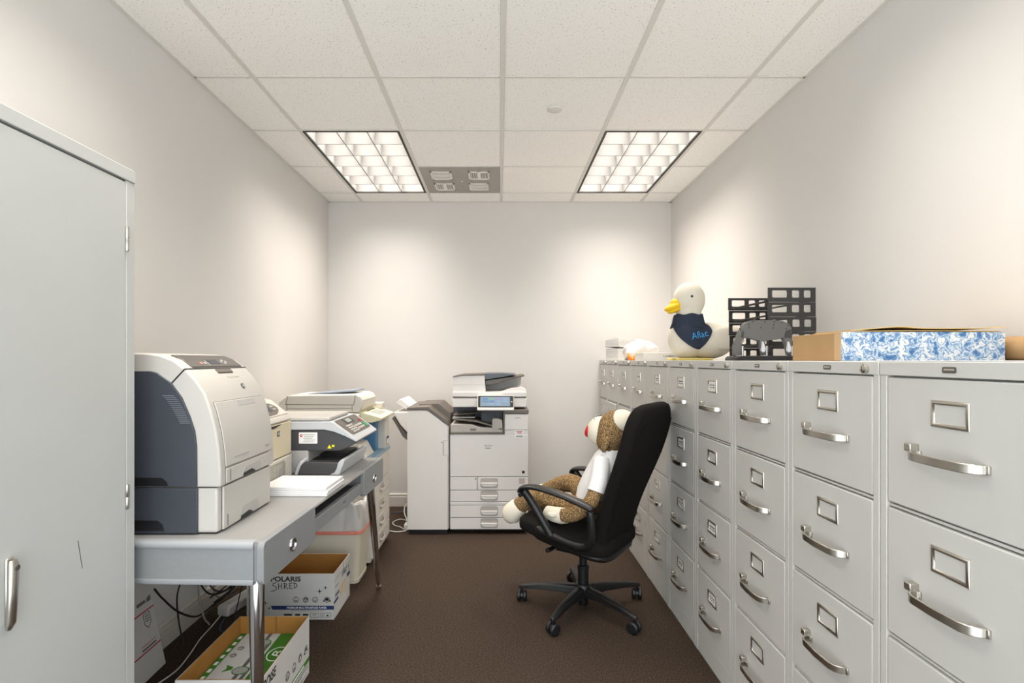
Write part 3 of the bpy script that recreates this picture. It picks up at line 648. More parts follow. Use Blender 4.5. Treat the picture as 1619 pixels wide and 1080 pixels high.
def seal(p, dark, light, a, b, r, kind):
    if kind == 0: p.ring(dark, a, b, r, r*0.12); p.text(dark, 'USA', a, b-r*0.35, r*1.3, r*0.6, bold=0.03); p.star(dark, a, b+r*0.75, r*0.4)
    elif kind == 1: p.ring(dark, a, b, r, r*0.1); p.disc(dark, a, b, r*0.72); p.line(light, [(a-r*0.4, b-r*0.2), (a, b+r*0.35), (a+r*0.4, b-r*0.2)], r*0.16, h=0.001); p.line(light, [(a-r*0.4, b-r*0.35), (a+r*0.4, b-r*0.35)], r*0.12, h=0.001)
    elif kind == 2: p.ring(dark, a, b, r, r*0.1); p.ring(dark, a, b, r*0.78, r*0.08); p.star(dark, a, b+r*0.1, r*0.35); p.rect(dark, a-r*0.5, a+r*0.5, b-r*0.45, b-r*0.3)
    else: p.disc(dark, a, b, r); p.poly(dark, [(a-r*1.35, b-r*0.65), (a+r*1.35, b-r*0.65), (a+r*1.2, b-r*0.15), (a-r*1.2, b-r*0.15)]); p.ring(light, a, b, r*0.8, r*0.1, h=0.001); p.rect(light, a-r*0.5, a+r*0.5, b-r*0.5, b-r*0.35, h=0.001)

t = paper_carton('paper_carton', 'open white paper carton with SHRED handwritten on it, by the waste bin', (-1.034, 2.80, 0), 0.432, 0.28, 0.226)
p = Plane((1.034, -0.14, 0), (1,0,0), (0,0,1))    # first coordinate = place along the front, measured from the room's middle line
dk, lt, bl, wl = MB(), MB(), MB(), MB()
p.text(dk, 'POLARIS', -1.056, 0.201, 0.148, 0.026, bold=0.03)
sh = lambda pts: p.line(dk, [(-1.130 + u*0.128, 0.138 + v*0.048) for u, v in pts], 0.0032)
sh([(0.22, 0.95), (0.10, 0.85), (0.08, 0.65), (0.20, 0.5), (0.22, 0.25), (0.10, 0.08), (0.0, 0.05)]); sh([(0.30, 0.85), (0.30, 0.25)]); sh([(0.42, 0.9), (0.42, 0.3)]); sh([(0.30, 0.55), (0.42, 0.6)])
sh([(0.52, 0.85), (0.52, 0.3)]); sh([(0.50, 0.88), (0.62, 0.8), (0.60, 0.65), (0.52, 0.58), (0.66, 0.3)]); sh([(0.84, 0.9), (0.72, 0.88), (0.72, 0.35), (0.84, 0.32)]); sh([(0.72, 0.62), (0.81, 0.63)])
sh([(0.90, 0.9), (0.91, 0.35)]); sh([(0.88, 0.92), (1.0, 0.8), (1.02, 0.55), (0.91, 0.35)])
for k, a in enumerate((-1.006, -0.958, -0.911, -0.853)): seal(p, dk, lt, a, 0.099, 0.0145, k)
for a, b, r in ((-0.889, 0.140, 0.016), (-0.860, 0.158, 0.013), (-1.157, 0.083, 0.013), (-1.168, 0.130, 0.008), (-1.138, 0.056, 0.010), (-1.172, 0.060, 0.009)): p.star(dk, a, b, r)
p.poly(bl, [(-1.130, 0.069), (-0.8185, 0.069), (-0.8185, 0.050), (-1.122, 0.050)]); p.text(wl, 'PREMIUM MULTIPURPOSE PAPER', -0.952, 0.0595, 0.196, 0.0105, bold=0.02, h=0.0012)
p.rect(dk, -1.03, -0.865, 0.0435, 0.0450)
for a0, a1 in ((-1.065, -1.025), (-1.01, -0.985), (-0.972, -0.945)): p.rect(dk, a0, a1, 0.020, 0.029)
for a0, a1 in ((-0.935, -0.892), (-0.884, -0.834)): p.line(dk, [(a0, 0.012), (a1, 0.012), (a1, 0.033), (a0, 0.033), (a0, 0.012)], 0.0013)
p.text(dk, '500', -0.914, 0.025, 0.02, 0.007); p.ring(dk, -0.872, 0.022, 0.006, 0.0015); p.poly(dk, [(-0.858, 0.017), (-0.842, 0.017), (-0.850, 0.027)])
side = Plane((0.216, 0, 0), (0,1,0), (0,0,1))
side.text(bl, 'POLARIS', -0.085, 0.108, 0.065, 0.018, bold=0.03); side.text(dk, 'SHRED', 0.035, 0.170, 0.09, 0.026, shear=0.2)
side.rect(bl, -0.14, -0.07, 0.075, 0.088); side.rect(bl, 0.085, 0.139, 0.120, 0.138); side.rect(dk, -0.12, -0.07, 0.150, 0.153); side.rect(dk, 0.018, 0.022, 0.18, 0.226)
side.star(dk, 0.11, 0.17, 0.013); side.star(dk, 0.125, 0.150, 0.010); side.rect(dk, -0.138, 0.138, 0.188, 0.1892)
tp = MB()
for a0, a1, b0, b1 in ((-0.03, 0.02, 0.07, 0.125), (0.03, 0.06, 0.06, 0.13)): side.rect(tp, a0, a1, b0, b1)
for nm, m, mm in (('black_print', dk, ink_m), ('pale_print', lt, whitep_m), ('navy_print', bl, bluep_m), ('white_lettering', wl, whitep_m), ('torn_label', tp, mat('tan_paper', '#cdbb9c', 0.8, vary=0.06, vscale=60))): obj(nm, m, mm, t, smooth=False)

t = paper_carton('paper_carton', 'open white and green paper carton by the near desk leg', (-0.923, 1.988, 0), 0.284, 0.444, 0.232)
p = Plane((0.142, -1.988, 0), (0,1,0), (0,0,1))
dk, lt, gr, wl = MB(), MB(), MB(), MB()
p.text(dk, 'BOiSE', 1.83, 0.202, 0.105, 0.034, bold=0.03, shear=0.2)
for k, (a, b) in enumerate(((1.983, 0.118), (2.047, 0.114), (2.108, 0.117), (2.170, 0.115))): seal(p, dk, lt, a, b, 0.017, (2, 0, 1, 3)[k])
p.rect(gr, 1.80, 2.208, 0.052, 0.071); p.rect(wl, 1.99, 2.15, 0.058, 0.065, h=0.001)
for b in (0.042, 0.036, 0.012): p.rect(dk, 2.0, 2.19, b, b+0.0013)
for a in (2.02, 2.08): p.line(dk, [(a, 0.015), (a+0.045, 0.015), (a+0.045, 0.032), (a, 0.032), (a, 0.015)], 0.0012)
for nm, m, mm in (('black_print', dk, ink_m), ('pale_print', lt, whitep_m), ('green_band', gr, greenp_m), ('white_lettering', wl, whitep_m)): obj(nm, m, mm, t, smooth=False)
obj('flap_gap', MB().box(0.008, 0.0095, 0.2155, 0.2165, 0.17, 0.2325), ink_m, t, smooth=False)
# ream wrapper inside it
t = thing('paper_package', 'white and green paper package lying inside the near open carton', 'paper package', (-0.923, 1.988, 0.0068))
obj('wrapper', MB().box(-0.134, 0.134, -0.214, 0.214, 0.0, 0.158), carton_m, t, bevel=0.003)
p = Plane((0, 0, 0.158), (1,0,0), (0,1,0)); gr, dk, lt, wl = MB(), MB(), MB(), MB()
p.rect(gr, -0.133, -0.108, -0.213, 0.213); p.rect(gr, 0.030, 0.118, -0.213, 0.213)
for k in range(9): p.rect(wl, -0.127, -0.114, -0.20+k*0.046, -0.178+k*0.046, h=0.001)
p.line(dk, [(-0.01, -0.207), (-0.01, 0.207)], 0.014)
for b in (-0.05, 0.14): p.disc(lt, -0.01, b, 0.03, 0.026, h=0.001); p.ring(gr, -0.01, b, 0.03, 0.004, 0.026, h=0.0014)
p.poly(gr, [(-0.075, -0.06), (-0.045, -0.045), (-0.045, -0.028), (-0.075, -0.015), (-0.066, -0.038)])
p.ring(wl, 0.076, 0.06, 0.036, 0.004, 0.05, h=0.001)
pr = Plane((0, 0, 0.158), (0,1,0), (-1,0,0))
pr.text(wl, 'B', 0.06, -0.076, 0.04, 0.034, shear=0.2, h=0.001)
for b in (-0.12, 0.05): pr.rect(dk, b, b+0.09, -0.022, -0.008)
for a, b in ((-0.08, 0.10), (-0.085, 0.05)): seal(p, dk, wl, a, b, 0.013, 1)
for nm, m, mm in (('green_print', gr, greenp_m), ('grey_print', dk, greyp_m), ('seal_print', lt, lgreyp_m), ('white_lettering', wl, whitep_m)): obj(nm, m, mm, t, smooth=False)

# flat white box leaning on the left wall
t = thing('mailing_box', 'white mailing box with red lines leaning on the left wall', 'mailing box', (-1.408, 2.275, 0), R(2))
lean = math.atan2(0.088, 0.42)
def lb(p): return Vector((p.x*math.cos(lean) - p.z*math.sin(lean), p.y, p.z*math.cos(lean) + p.x*math.sin(lean) + 0.0))
obj('box', MB().box(-0.012, 0.0, -0.44, 0.0, 0.003, 0.40).map(lb), carton_m, t, bevel=0.002)
p = Plane((0,0,0), (0,1,0), (0,0,1)); rd, dk = MB(), MB()
p.line(rd, [(-0.44, 0.255), (-0.003, 0.255)], 0.005); p.line(rd, [(-0.44, 0.105), (-0.003, 0.105)], 0.005); p.line(rd, [(-0.12, 0.132), (-0.03, 0.132)], 0.0022)
p.text(dk, 'MAILING BOX', -0.08, 0.113, 0.09, 0.010) if False else p.rect(dk, -0.12, -0.03, 0.114, 0.121)
p.line(dk, [(-0.075, 0.245), (-0.035, 0.245), (-0.035, 0.205), (-0.055, 0.185), (-0.075, 0.205), (-0.075, 0.245)], 0.003)
for b in (0.232, 0.222, 0.212): p.rect(dk, -0.067, -0.043, b, b+0.004)
p.rect(dk, -0.10, -0.045, 0.285, 0.298); p.poly(dk, [(-0.04, 0.283), (-0.012, 0.283), (-0.008, 0.305), (-0.033, 0.300)])
obj('red_lines', rd.map(lb), redp_m, t, smooth=False); obj('grey_print', dk.map(lb), greyp_m, t, smooth=False)

# waste bin with liner
t = thing('waste_bin', 'cream plastic waste bin with white liner bag behind the desk leg', 'waste bin', (-0.985, 3.195, 0))
def rr(a, b, r, z, n=5):
    pts = []
    for cx, cy, st in ((a-r, -b+r, -90), (a-r, b-r, 0), (-a+r, b-r, 90), (-a+r, -b+r, 180)):
        pts += [(cx + r*math.cos(R(st+90*k/n)), cy + r*math.sin(R(st+90*k/n)), z) for k in range(n+1)]
    return pts
obj('bin', MB().loft([rr(0.172, 0.108, 0.03, 0), rr(0.176, 0.110, 0.03, 0.022), rr(0.173, 0.107, 0.03, 0.024), rr(0.188, 0.122, 0.035, 0.36), rr(0.194, 0.128, 0.035, 0.455), rr(0.186, 0.120, 0.033, 0.455), rr(0.165, 0.098, 0.03, 0.02)]), bin_m, t, ang=50)
rings = []
for k, (off, z) in enumerate(((0.006, 0.30), (0.008, 0.33), (0.012, 0.38), (0.012, 0.43), (0.010, 0.466), (0.0, 0.475), (-0.012, 0.462), (-0.02, 0.36))):
    ring = [((0.190+off)*math.copysign(abs(math.cos(a_))**0.4, math.cos(a_)), (0.124+off)*math.copysign(abs(math.sin(a_))**0.4, math.sin(a_)), z) for a_ in (2*math.pi*j/120 for j in range(120))]
    rings.append([(x + (0.016*noise.noise((x*26, y*26, z*16)) + 0.004)*(k > 0), y + (0.018*noise.noise((x*24+5, y*24, z*17)) - 0.002)*(k > 0), zz + 0.030*noise.noise((x*13, y*13+3, k*0.3))*(k > 1)) for x, y, zz in rings and ring or ring])
obj('liner_bag', MB().loft(rings, caps=False), bag_m, t, ang=180, recalc=False)
obj('drawstring', MB().loft([rr(0.199, 0.133, 0.035, 0.288), rr(0.2005, 0.1345, 0.035, 0.290), rr(0.2005, 0.1345, 0.035, 0.305), rr(0.199, 0.133, 0.035, 0.307)], caps=False), pinks_m, t)

# ------------------------------------------------------------------ cream floor copier past the desk
t = thing('copier', 'old cream floor copier with blue inner parts past the end of the desk', 'copier', (-0.79, 3.345, 0))
W0 = 0.52
obj('cabinet', MB().box(-0.64, -0.012, 0, W0, 0.02, 0.655), pcream2_m, t, bevel=0.006)
for k in range(4):
    z0 = 0.045 + k*0.110
    d = obj('drawer', MB().box(-0.02, 0.0, 0.004, W0-0.004, z0, z0+0.106), pcream2_m, t, bevel=0.004)
    p = Plane((0, 0, 0), (0,1,0), (0,0,1)); m = MB(); p.rrect(m, 0.20, 0.32, z0+0.030, z0+0.085, 0.02, h=0.0012); obj('handle_recess', m, taupel_m, d, smooth=False)
    obj('handle', MB().ribbon([(0.001, 0.205, z0+0.058), (0.014, 0.225, z0+0.050), (0.016, 0.26, z0+0.048), (0.014, 0.295, z0+0.050), (0.001, 0.315, z0+0.058)], (0,0,1), 0.016, 0.005), pcream2_m, d, bevel=0.001)
obj('front_door', MB().box(-0.02, 0.001, 0.004, W0-0.004, 0.490, 0.652), pcream2_m, t, bevel=0.006)
obj('ledge', MB().box(-0.30, 0.006, 0.004, W0, 0.653, 0.668), blue2_m, t, bevel=0.004, label='pale blue ledge')
obj('rear_housing', MB().box(-0.64, -0.26, 0.004, W0, 0.655, 0.90), pcream2_m, t, bevel=0.006)
obj('inner_frame', MB().box(-0.26, -0.14, 0.12, W0-0.16, 0.668, 0.885).box(-0.16, -0.05, W0-0.22, W0-0.14, 0.668, 0.87), blue_m, t, bevel=0.004, label='blue inner frame')
obj('exit_tray', MB().prism([(-0.26, 0.70), (-0.10, 0.675), (-0.045, 0.668), (-0.09, 0.75), (-0.26, 0.78)], 0.02, 0.24), pcream2_m, t, bevel=0.004)
obj('column', MB().box(-0.14, -0.002, W0-0.14, W0, 0.668, 0.886), pcream2_m, t, bevel=0.006)
p = Plane((-0.002, 0, 0), (0,1,0), (0,0,1)); m = MB(); p.rect(m, W0-0.09, W0-0.02, 0.685, 0.745, h=0.001); nm = obj('asset_sticker', m, bluep_m, t, smooth=False)
m = MB(); p.rect(m, W0-0.083, W0-0.027, 0.690, 0.728, h=0.0015); obj('sticker_field', m, whitep_m, nm, smooth=False)
obj('scanner', MB().box(-0.62, -0.085, 0.0, W0, 0.886, 0.945), pcream2_m, t, bevel=0.008)
cp = obj('control_panel', MB().prism([(-0.13, 0.955), (-0.10, 0.958), (0.042, 0.918), (0.046, 0.908), (0.040, 0.900), (-0.02, 0.884), (-0.13, 0.884)], 0.06, 0.45), mat('panel_cream', '#e3dcb8', 0.45, vary=0.02), t, bevel=0.005, label='cream slanted control panel')
q = Plane((-0.028, 0.255, 0.938), (0,1,0), Vector((-0.142, 0, 0.040)))
m = MB(); q.rect(m, -0.10, 0.10, -0.040, 0.025, h=0.0015); obj('display', m, lcd_m, cp, smooth=False)
m = MB()
for k in range(5): q.rrect(m, -0.10+k*0.045, -0.07+k*0.045, 0.038, 0.052, 0.004, h=0.002)
obj('keys', m, greyp_m, cp, smooth=False)
adf = [(-0.585, 0.948), (-0.60, 0.985), (-0.595, 1.02), (-0.555, 1.052), (-0.53, 1.060), (-0.115, 1.066), (-0.085, 1.055), (-0.070, 1.03), (-0.070, 0.985), (-0.095, 0.952)]
ad = obj('document_feeder', MB().prism(adf, 0.035, 0.40), pcream2_m, t, bevel=0.008, seg=3, ang=30)
p = Plane((0, 0.035, 0), (1,0,0), (0,0,1)); m = MB()
p.line(m, [(-0.54, 1.055), (-0.553, 1.003), (-0.125, 1.000), (-0.115, 1.062)], 0.0035, h=0.001); p.line(m, [(-0.545, 1.003), (-0.545, 0.965)], 0.004, h=0.001); p.line(m, [(-0.135, 1.0), (-0.135, 0.960)], 0.003, h=0.001); p.line(m, [(-0.54, 0.975), (-0.135, 0.978)], 0.003, h=0.001)
obj('cover_lines', m, seam_m, ad, smooth=False)
obj('feeder_tray', MB().prism([(-0.45, 1.064), (-0.16, 1.088), (-0.14, 1.090), (-0.14, 1.078), (-0.45, 1.058)], 0.12, 0.36), mat('grey_blue_plastic', '#87929f', 0.4, vary=0.04), t, bevel=0.003, label='grey-blue paper feed tray on top')
obj('lid_step', MB().box(-0.25, -0.03, 0.41, 0.50, 0.945, 0.985), pcream2_m, t, bevel=0.006)

# ------------------------------------------------------------------ big office copier on the back wall
t = thing('copier', 'big white office copier with touch screen against the back wall', 'copier', (-0.079, 3.96, 0))
a, b, D = -0.288, 0.288, 0.66
obj('cabinet', MB().box(a, b, 0.012, D, 0.034, 0.736).box(a+0.11*0+0.40, b, 0.012, D, 0.73, 0.885).box(a, a+0.41, 0.30, D, 0.73, 0.93), copier_m, t, bevel=0.005)
obj('base', MB().box(a+0.012, b-0.012, 0.05, D-0.02, 0.014, 0.05), pblack_m, t, smooth=False)
for x in (a+0.16, b-0.07):
    for y in (0.09, D-0.08): obj('caster', MB().lathe([(0.018, -0.012), (0.02, -0.008), (0.02, 0.008), (0.018, 0.012)], (x, y, 0.02), seg=16, axis='x'), pblack_m, t)
p = Plane((0.079, 0.012, 0), (1,0,0), (0,0,1))        # first coordinate measured from the room's middle line
def face(name, x0, x1, z0, z1, parent=t, **k):
    m = MB(); p.rect(m, x0+0.0012, x1-0.0012, z0+0.0012, z1-0.0012, h=0.012, h0=-0.002); return obj(name, m, copier_m, parent, bevel=0.0025, **k)
obj('seams', MB().box(a+0.003, b-0.003, 0.006, 0.014, 0.036, 0.734), seam_m, t, smooth=False)
fd = face('front_door', -0.366, 0.208, 0.424, 0.735)
def grip(parent, z):
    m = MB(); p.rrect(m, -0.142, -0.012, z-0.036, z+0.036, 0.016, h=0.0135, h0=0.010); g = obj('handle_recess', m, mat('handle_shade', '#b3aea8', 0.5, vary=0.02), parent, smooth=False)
    m = MB(); p.poly(m, [(-0.136, z-0.004), (-0.018, z-0.004), (-0.022, z-0.020), (-0.045, z-0.027), (-0.109, z-0.027), (-0.132, z-0.020)], h=0.022, h0=0.012); p.rect(m, -0.137, -0.017, z-0.006, z+0.003, h=0.024, h0=0.012)
    obj('handle', m, copier_m, parent, bevel=0.003)
face('side_door', -0.366, -0.166, 0.325, 0.422)
for k, (x0, z0, z1) in enumerate(((-0.164, 0.325, 0.422), (-0.366, 0.239, 0.323), (-0.366, 0.123, 0.213), (-0.366, 0.036, 0.121))):
    d = face('drawer', x0, 0.208, z0, z1); grip(d, (z0+z1)/2 + 0.004)
face('spacer_strip', -0.366, 0.208, 0.214, 0.2375)
m = MB(); p.disc(m, -0.176, 0.408, 0.005, h=0.016, h0=0.012); obj('knob', m, greyp_m, t, smooth=False)
m = MB(); p.text(m, 'RICOH', -0.083, 0.653, 0.055, 0.010, bold=0.01, h=0.0128); p.rect(m, -0.106, -0.066, 0.631, 0.636, h=0.0128, h0=0.012); obj('brand_lettering', m, greyp_m, fd, smooth=False)
m = MB(); p.rect(m, 0.163, 0.184, 0.448, 0.468, h=0.0128, h0=0.011); obj('black_mark', m, ink_m, fd, smooth=False)
m = MB(); p.rect(m, 0.142, 0.184, 0.372, 0.413, h=0.0132, h0=0.011); obj('pink_sticker', m, mat('mauve_sticker', '#bfaeab', 0.6, vary=0.06, vscale=120), t, smooth=False)
m = MB(); p.rect(m, 0.112, 0.178, 0.712, 0.765, h=0.0138, h0=0.0); ss = obj('asset_sticker', m, whitep_m, t, smooth=False)
m = MB(); p.rect(m, 0.122, 0.168, 0.754, 0.760, h=0.0142); p.rect(m, 0.128, 0.162, 0.744, 0.749, h=0.0142); p.rect(m, 0.118, 0.172, 0.738, 0.7395, h=0.0142); obj('red_print', m, redp_m, ss, smooth=False)
m = MB()
for k in range(9): p.rect(m, 0.121+k*0.0055, 0.1245+k*0.0055, 0.717, 0.726, h=0.0142)
obj('barcode', m, ink_m, ss, smooth=False)
# upper right block with its taupe cap
ur = face('inner_cover', 0.036, 0.208, 0.768, 0.884)
m = MB(); p.line(m, [(0.112, 0.852), (0.118, 0.858), (0.124, 0.854)], 0.002, h=0.0128); p.line(m, [(0.126, 0.855), (0.131, 0.862), (0.137, 0.855)], 0.002, h=0.0128); p.line(m, [(0.139, 0.854), (0.145, 0.858), (0.151, 0.852)], 0.002, h=0.0128); obj('emblem', m, greyp_m, ur, smooth=False)
obj('side_cap', MB().box(0.10, b+0.004, -0.004, 0.40, 0.886, 0.918), taupe_m, t, bevel=0.006, seg=3)
fr = MB(); p.rect(fr, 0.026, 0.036, 0.738, 0.915, h=0.016); p.rect(fr, -0.366, 0.036, 0.736, 0.748, h=0.016)
obj('bay_frame', fr, taupe_m, t, bevel=0.002)
# paper exit bay
obj('bay_inner', MB().box(a+0.002, 0.10, 0.28, 0.305, 0.748, 0.935).box(-0.06, 0.10, 0.12, 0.30, 0.80, 0.925), pdark_m, t, smooth=False)
obj('exit_tray', MB().prism([(-0.284, 0.748), (-0.284, 0.805), (-0.27, 0.812), (-0.13, 0.806), (-0.06, 0.785), (0.02, 0.782), (0.103, 0.772), (0.103, 0.748)], 0.006, 0.29), taupel_m, t, bevel=0.004)
obj('tray_wing', MB().prism([(-0.275, 0.848), (-0.262, 0.852), (-0.10, 0.838), (0.03, 0.800), (0.03, 0.786), (-0.10, 0.822), (-0.262, 0.838)], 0.02, 0.27).prism([(-0.27, 0.87), (-0.10, 0.885), (0.03, 0.90), (0.03, 0.893), (-0.27, 0.86)], 0.10, 0.29), taupe_m, t, bevel=0.003)
obj('tray_sheet', MB().box(-0.27, -0.105, 0.03, 0.25, 0.8525, 0.856), plight_m, t, smooth=False)
obj('toner_cover', MB().prism([(0.023, 0.772), (0.023, 0.842), (0.032, 0.850), (0.075, 0.848), (0.098, 0.838), (0.101, 0.772)], 0.004, 0.20), taupel_m, t, bevel=0.003)
obj('tray_tabs', MB().box(-0.138, -0.095, 0.001, 0.006, 0.765, 0.776).box(0.072, 0.112, 0.001, 0.006, 0.770, 0.780), seam_m, t, smooth=False)
# scanner, band, lid, feeder
obj('scanner', MB().box(-0.270, 0.278, 0.01, 0.56, 0.934, 1.000), copier_m, t, bevel=0.006)
obj('band', MB().box(-0.266, 0.274, 0.014, 0.55, 0.998, 1.012), taupe_m, t, smooth=False)
obj('lid', MB().box(-0.270, 0.276, 0.006, 0.55, 1.010, 1.047), copier_m, t, bevel=0.005)
fdm = MB().prism([(-0.270, 1.045), (-0.268, 1.152), (-0.262, 1.158), (-0.20, 1.166), (-0.034, 1.170), (-0.030, 1.10), (-0.024, 1.045)], 0.02, 0.45)
fe = obj('document_feeder', fdm, copier_m, t, bevel=0.004)
obj('feeder_cap', MB().prism([(-0.272, 1.153), (-0.262, 1.164), (-0.20, 1.174), (-0.035, 1.179), (-0.030, 1.171), (-0.20, 1.167), (-0.262, 1.158)], 0.012, 0.45), taupe_m, t, bevel=0.003)
obj('feeder_seam', MB().box(-0.2705, -0.026, 0.0188, 0.0215, 1.0975, 1.099), lgreyp_m, t, smooth=False)
obj('feeder_back', MB().prism([(-0.03, 1.045), (0.272, 1.045), (0.272, 1.075), (0.245, 1.085), (0.250, 1.150), (0.18, 1.150), (-0.03, 1.09)], 0.30, 0.45), plight_m, t, bevel=0.004)
obj('feeder_base', MB().prism([(-0.026, 1.047), (0.09, 1.050), (0.16, 1.073), (0.24, 1.080), (0.276, 1.060), (0.276, 1.046)], 0.03, 0.44), copier_m, t, bevel=0.003)
obj('feed_tray', MB().prism([(-0.030, 1.095), (-0.03, 1.130), (0.12, 1.150), (0.262, 1.172), (0.264, 1.160), (0.17, 1.140), (0.06, 1.105)], 0.06, 0.40), taupe_m, t, bevel=0.003)
obj('hinge_cover', MB().prism([(-0.034, 1.135), (-0.034, 1.182), (0.10, 1.183), (0.20, 1.176), (0.12, 1.158)], 0.03, 0.40), mat('feeder_slate', '#565b63', 0.45, vary=0.04), t, bevel=0.003)
# touch screen
sc = Plane((0.0495, -0.075, 0.975), (1,0,0), (0, 0.42, 0.907))
m = MB(); sc.rrect(m, -0.132, 0.132, -0.057, 0.057, 0.008, h=0.0, h0=-0.018); tsn = obj('touch_screen', m, copier_m, t, bevel=0.002)
m = MB(); sc.rrect(m, -0.127, 0.128, -0.036, 0.051, 0.006, h=0.002); obj('bezel', m, ink_m, tsn, smooth=False)
m = MB(); sc.rect(m, -0.110, 0.104, -0.029, 0.043, h=0.003); obj('display', m, screen_m, tsn, smooth=False)
for cc, cells_ in (('#5f86ad', [(0, 0), (0, 1), (1, 1)]), ('#7fae93', [(1, 0)]), ('#9a8fb9', [(2, 0)]), ('#8aa3bd', [(3, 0), (2, 1), (3, 1), (1, 2), (2, 2)])):
    m = MB()
    for c_, r_ in cells_: sc.rect(m, -0.098+c_*0.049, -0.057+c_*0.049, 0.020-r_*0.020, 0.034-r_*0.020, h=0.0036)
    obj('screen_icons', m, emis('icon_glow'+cc, cc, 0.7), tsn, smooth=False)
m = MB(); sc.disc(m, 0.116, 0.005, 0.004, h=0.003); obj('home_key', m, whitep_m, tsn, smooth=False)
obj('screen_arm', MB().box(-0.08, 0.10, -0.028, 0.02, 0.965, 1.022), copier_m, t, bevel=0.006)

t = thing('finisher', 'white finisher tower with dark sloping top beside the big copier', 'finisher', (-0.527, 3.95, 0))
fp = [(-0.154, 0.034), (-0.154, 0.916), (-0.002, 0.916), (0.152, 0.800), (0.152, 0.034)]
obj('cabinet', MB().prism(fp, 0.02, 0.64), copier_m, t, bevel=0.004)
obj('front_door', MB().prism([(-0.152, 0.036), (-0.152, 0.912), (-0.004, 0.912), (0.147, 0.798), (0.147, 0.036)], 0.0, 0.018), copier_m, t, bevel=0.004)
obj('top_cap', MB().prism([(-0.154, 0.914), (-0.154, 0.932), (-0.06, 0.938), (0.002, 0.940), (0.152, 0.828), (0.1535, 0.808), (0.152, 0.798), (0.148, 0.806), (-0.002, 0.918)], -0.004, 0.60).prism([(-0.09, 0.93), (-0.09, 0.944), (0.055, 0.948), (0.072, 0.938), (0.152, 0.868), (0.152, 0.828), (0.05, 0.90)], 0.18, 0.58), taupe_m, t, bevel=0.003, label='dark taupe sloping top')
m = MB(); p2 = Plane((0, 0.0, 0), (1,0,0), (0,0,1)); p2.rrect(m, 0.108, 0.149, 0.580, 0.692, 0.010, h=0.001); gr_ = obj('door_grip', m, mat('grip_shade_white', '#c4bfb9', 0.5, vary=0.02), t, smooth=False)
m = MB(); p2.rect(m, 0.120, 0.148, 0.584, 0.688, h=0.002); obj('grip_plate', m, copier_m, gr_, smooth=False)
m = MB(); p2.disc(m, 0.102, 0.677, 0.004, h=0.001); obj('screw', m, ink_m, t, smooth=False)
obj('base', MB().box(-0.14, 0.14, 0.03, 0.62, 0.0, 0.036), pblack_m, t, smooth=False)
obj('side_wing', MB().prism([(-0.154, 0.895), (-0.262, 0.893), (-0.258, 0.875), (-0.215, 0.80), (-0.154, 0.735)], 0.06, 0.50), copier_m, t, bevel=0.005)
obj('upper_tray', MB().prism([(-0.256, 0.955), (-0.225, 0.985), (-0.212, 0.986), (-0.150, 0.935), (-0.150, 0.905), (-0.165, 0.905)], 0.10, 0.46), copier_m, t, bevel=0.004)
obj('lower_tray', MB().prism([(-0.28, 0.845), (-0.262, 0.862), (-0.225, 0.80), (-0.154, 0.715), (-0.154, 0.670), (-0.20, 0.71), (-0.245, 0.79)], 0.08, 0.48), taupe_m, t, bevel=0.004)

# ------------------------------------------------------------------ office chair
CX, CY, RZ = 0.431, 2.785, R(145)
t = thing('office_chair', 'black upholstered swivel office chair with a sock monkey seated in it', 'office chair', (CX, CY, 0), RZ)
fvec = Vector((1, 0, 0))
hub = MB().lathe([(0.0, 0.060), (0.036, 0.062), (0.045, 0.080), (0.045, 0.118), (0.036, 0.130), (0.028, 0.132)], seg=24)
hub.lathe([(0.024, 0.022), (0.026, 0.030), (0.026, 0.085)], seg=20)
obj('hub', hub, cplast_m, t)
obj('gas_column', MB().lathe([(0.028, 0.125), (0.028, 0.205), (0.030, 0.207), (0.030, 0.225), (0.020, 0.228), (0.020, 0.31)], seg=20), cplast_m, t)
for k in range(5):
    an = R(90 + 72*k + 2) - RZ
    dv = Vector((math.cos(an), math.sin(an), 0)); lv = Vector((-dv.y, dv.x, 0)); m = MB(); rings = []
    for r_, w, z1, z0 in ((0.03, 0.030, 0.122, 0.072), (0.12, 0.026, 0.118, 0.080), (0.24, 0.021, 0.105, 0.077), (0.325, 0.017, 0.088, 0.068), (0.342, 0.010, 0.083, 0.070)):
        c = dv*r_; rings.append([c - lv*w + Vector((0,0,z0)), c + lv*w + Vector((0,0,z0)), c + lv*w*0.8 + Vector((0,0,z1-0.006)), c + lv*w*0.4 + Vector((0,0,z1)), c - lv*w*0.4 + Vector((0,0,z1)), c - lv*w*0.8 + Vector((0,0,z1-0.006))])
    lg = obj('leg', m.loft(rings), cplast_m, t, bevel=0.003)
    ca = MB(); c = dv*0.325
    ca.tube([c + Vector((0,0,0.03)), c + Vector((0,0,0.075))], 0.007, seg=10)
    sw = R((40, 10, 65, 100, -30)[k]) + an; ax = Vector((math.cos(sw), math.sin(sw), 0))
    for s in (-1, 1):
        q0 = c + ax*(0.008*s) + Vector((0,0,0.0285)); q1 = c + ax*(0.026*s) + Vector((0,0,0.0285))
        ca.tube([q0, q0 + (q1-q0)*0.15, q0 + (q1-q0)*0.7, q1], [0.025, 0.0285, 0.0285, 0.022], seg=20)
    ca.tube([c - ax*0.010 + Vector((0,0,0.0285)), c + ax*0.010 + Vector((0,0,0.0285))], 0.018, seg=14)
    obj('caster', ca, pblack_m, lg)
obj('tilt_mechanism', MB().box(-0.10, 0.12, -0.075, 0.075, 0.295, 0.345).tube([(0.10, 0.075, 0.335), (0.10, 0.16, 0.33), (0.10, 0.20, 0.335)], 0.012, seg=10), cplast_m, t, bevel=0.008)
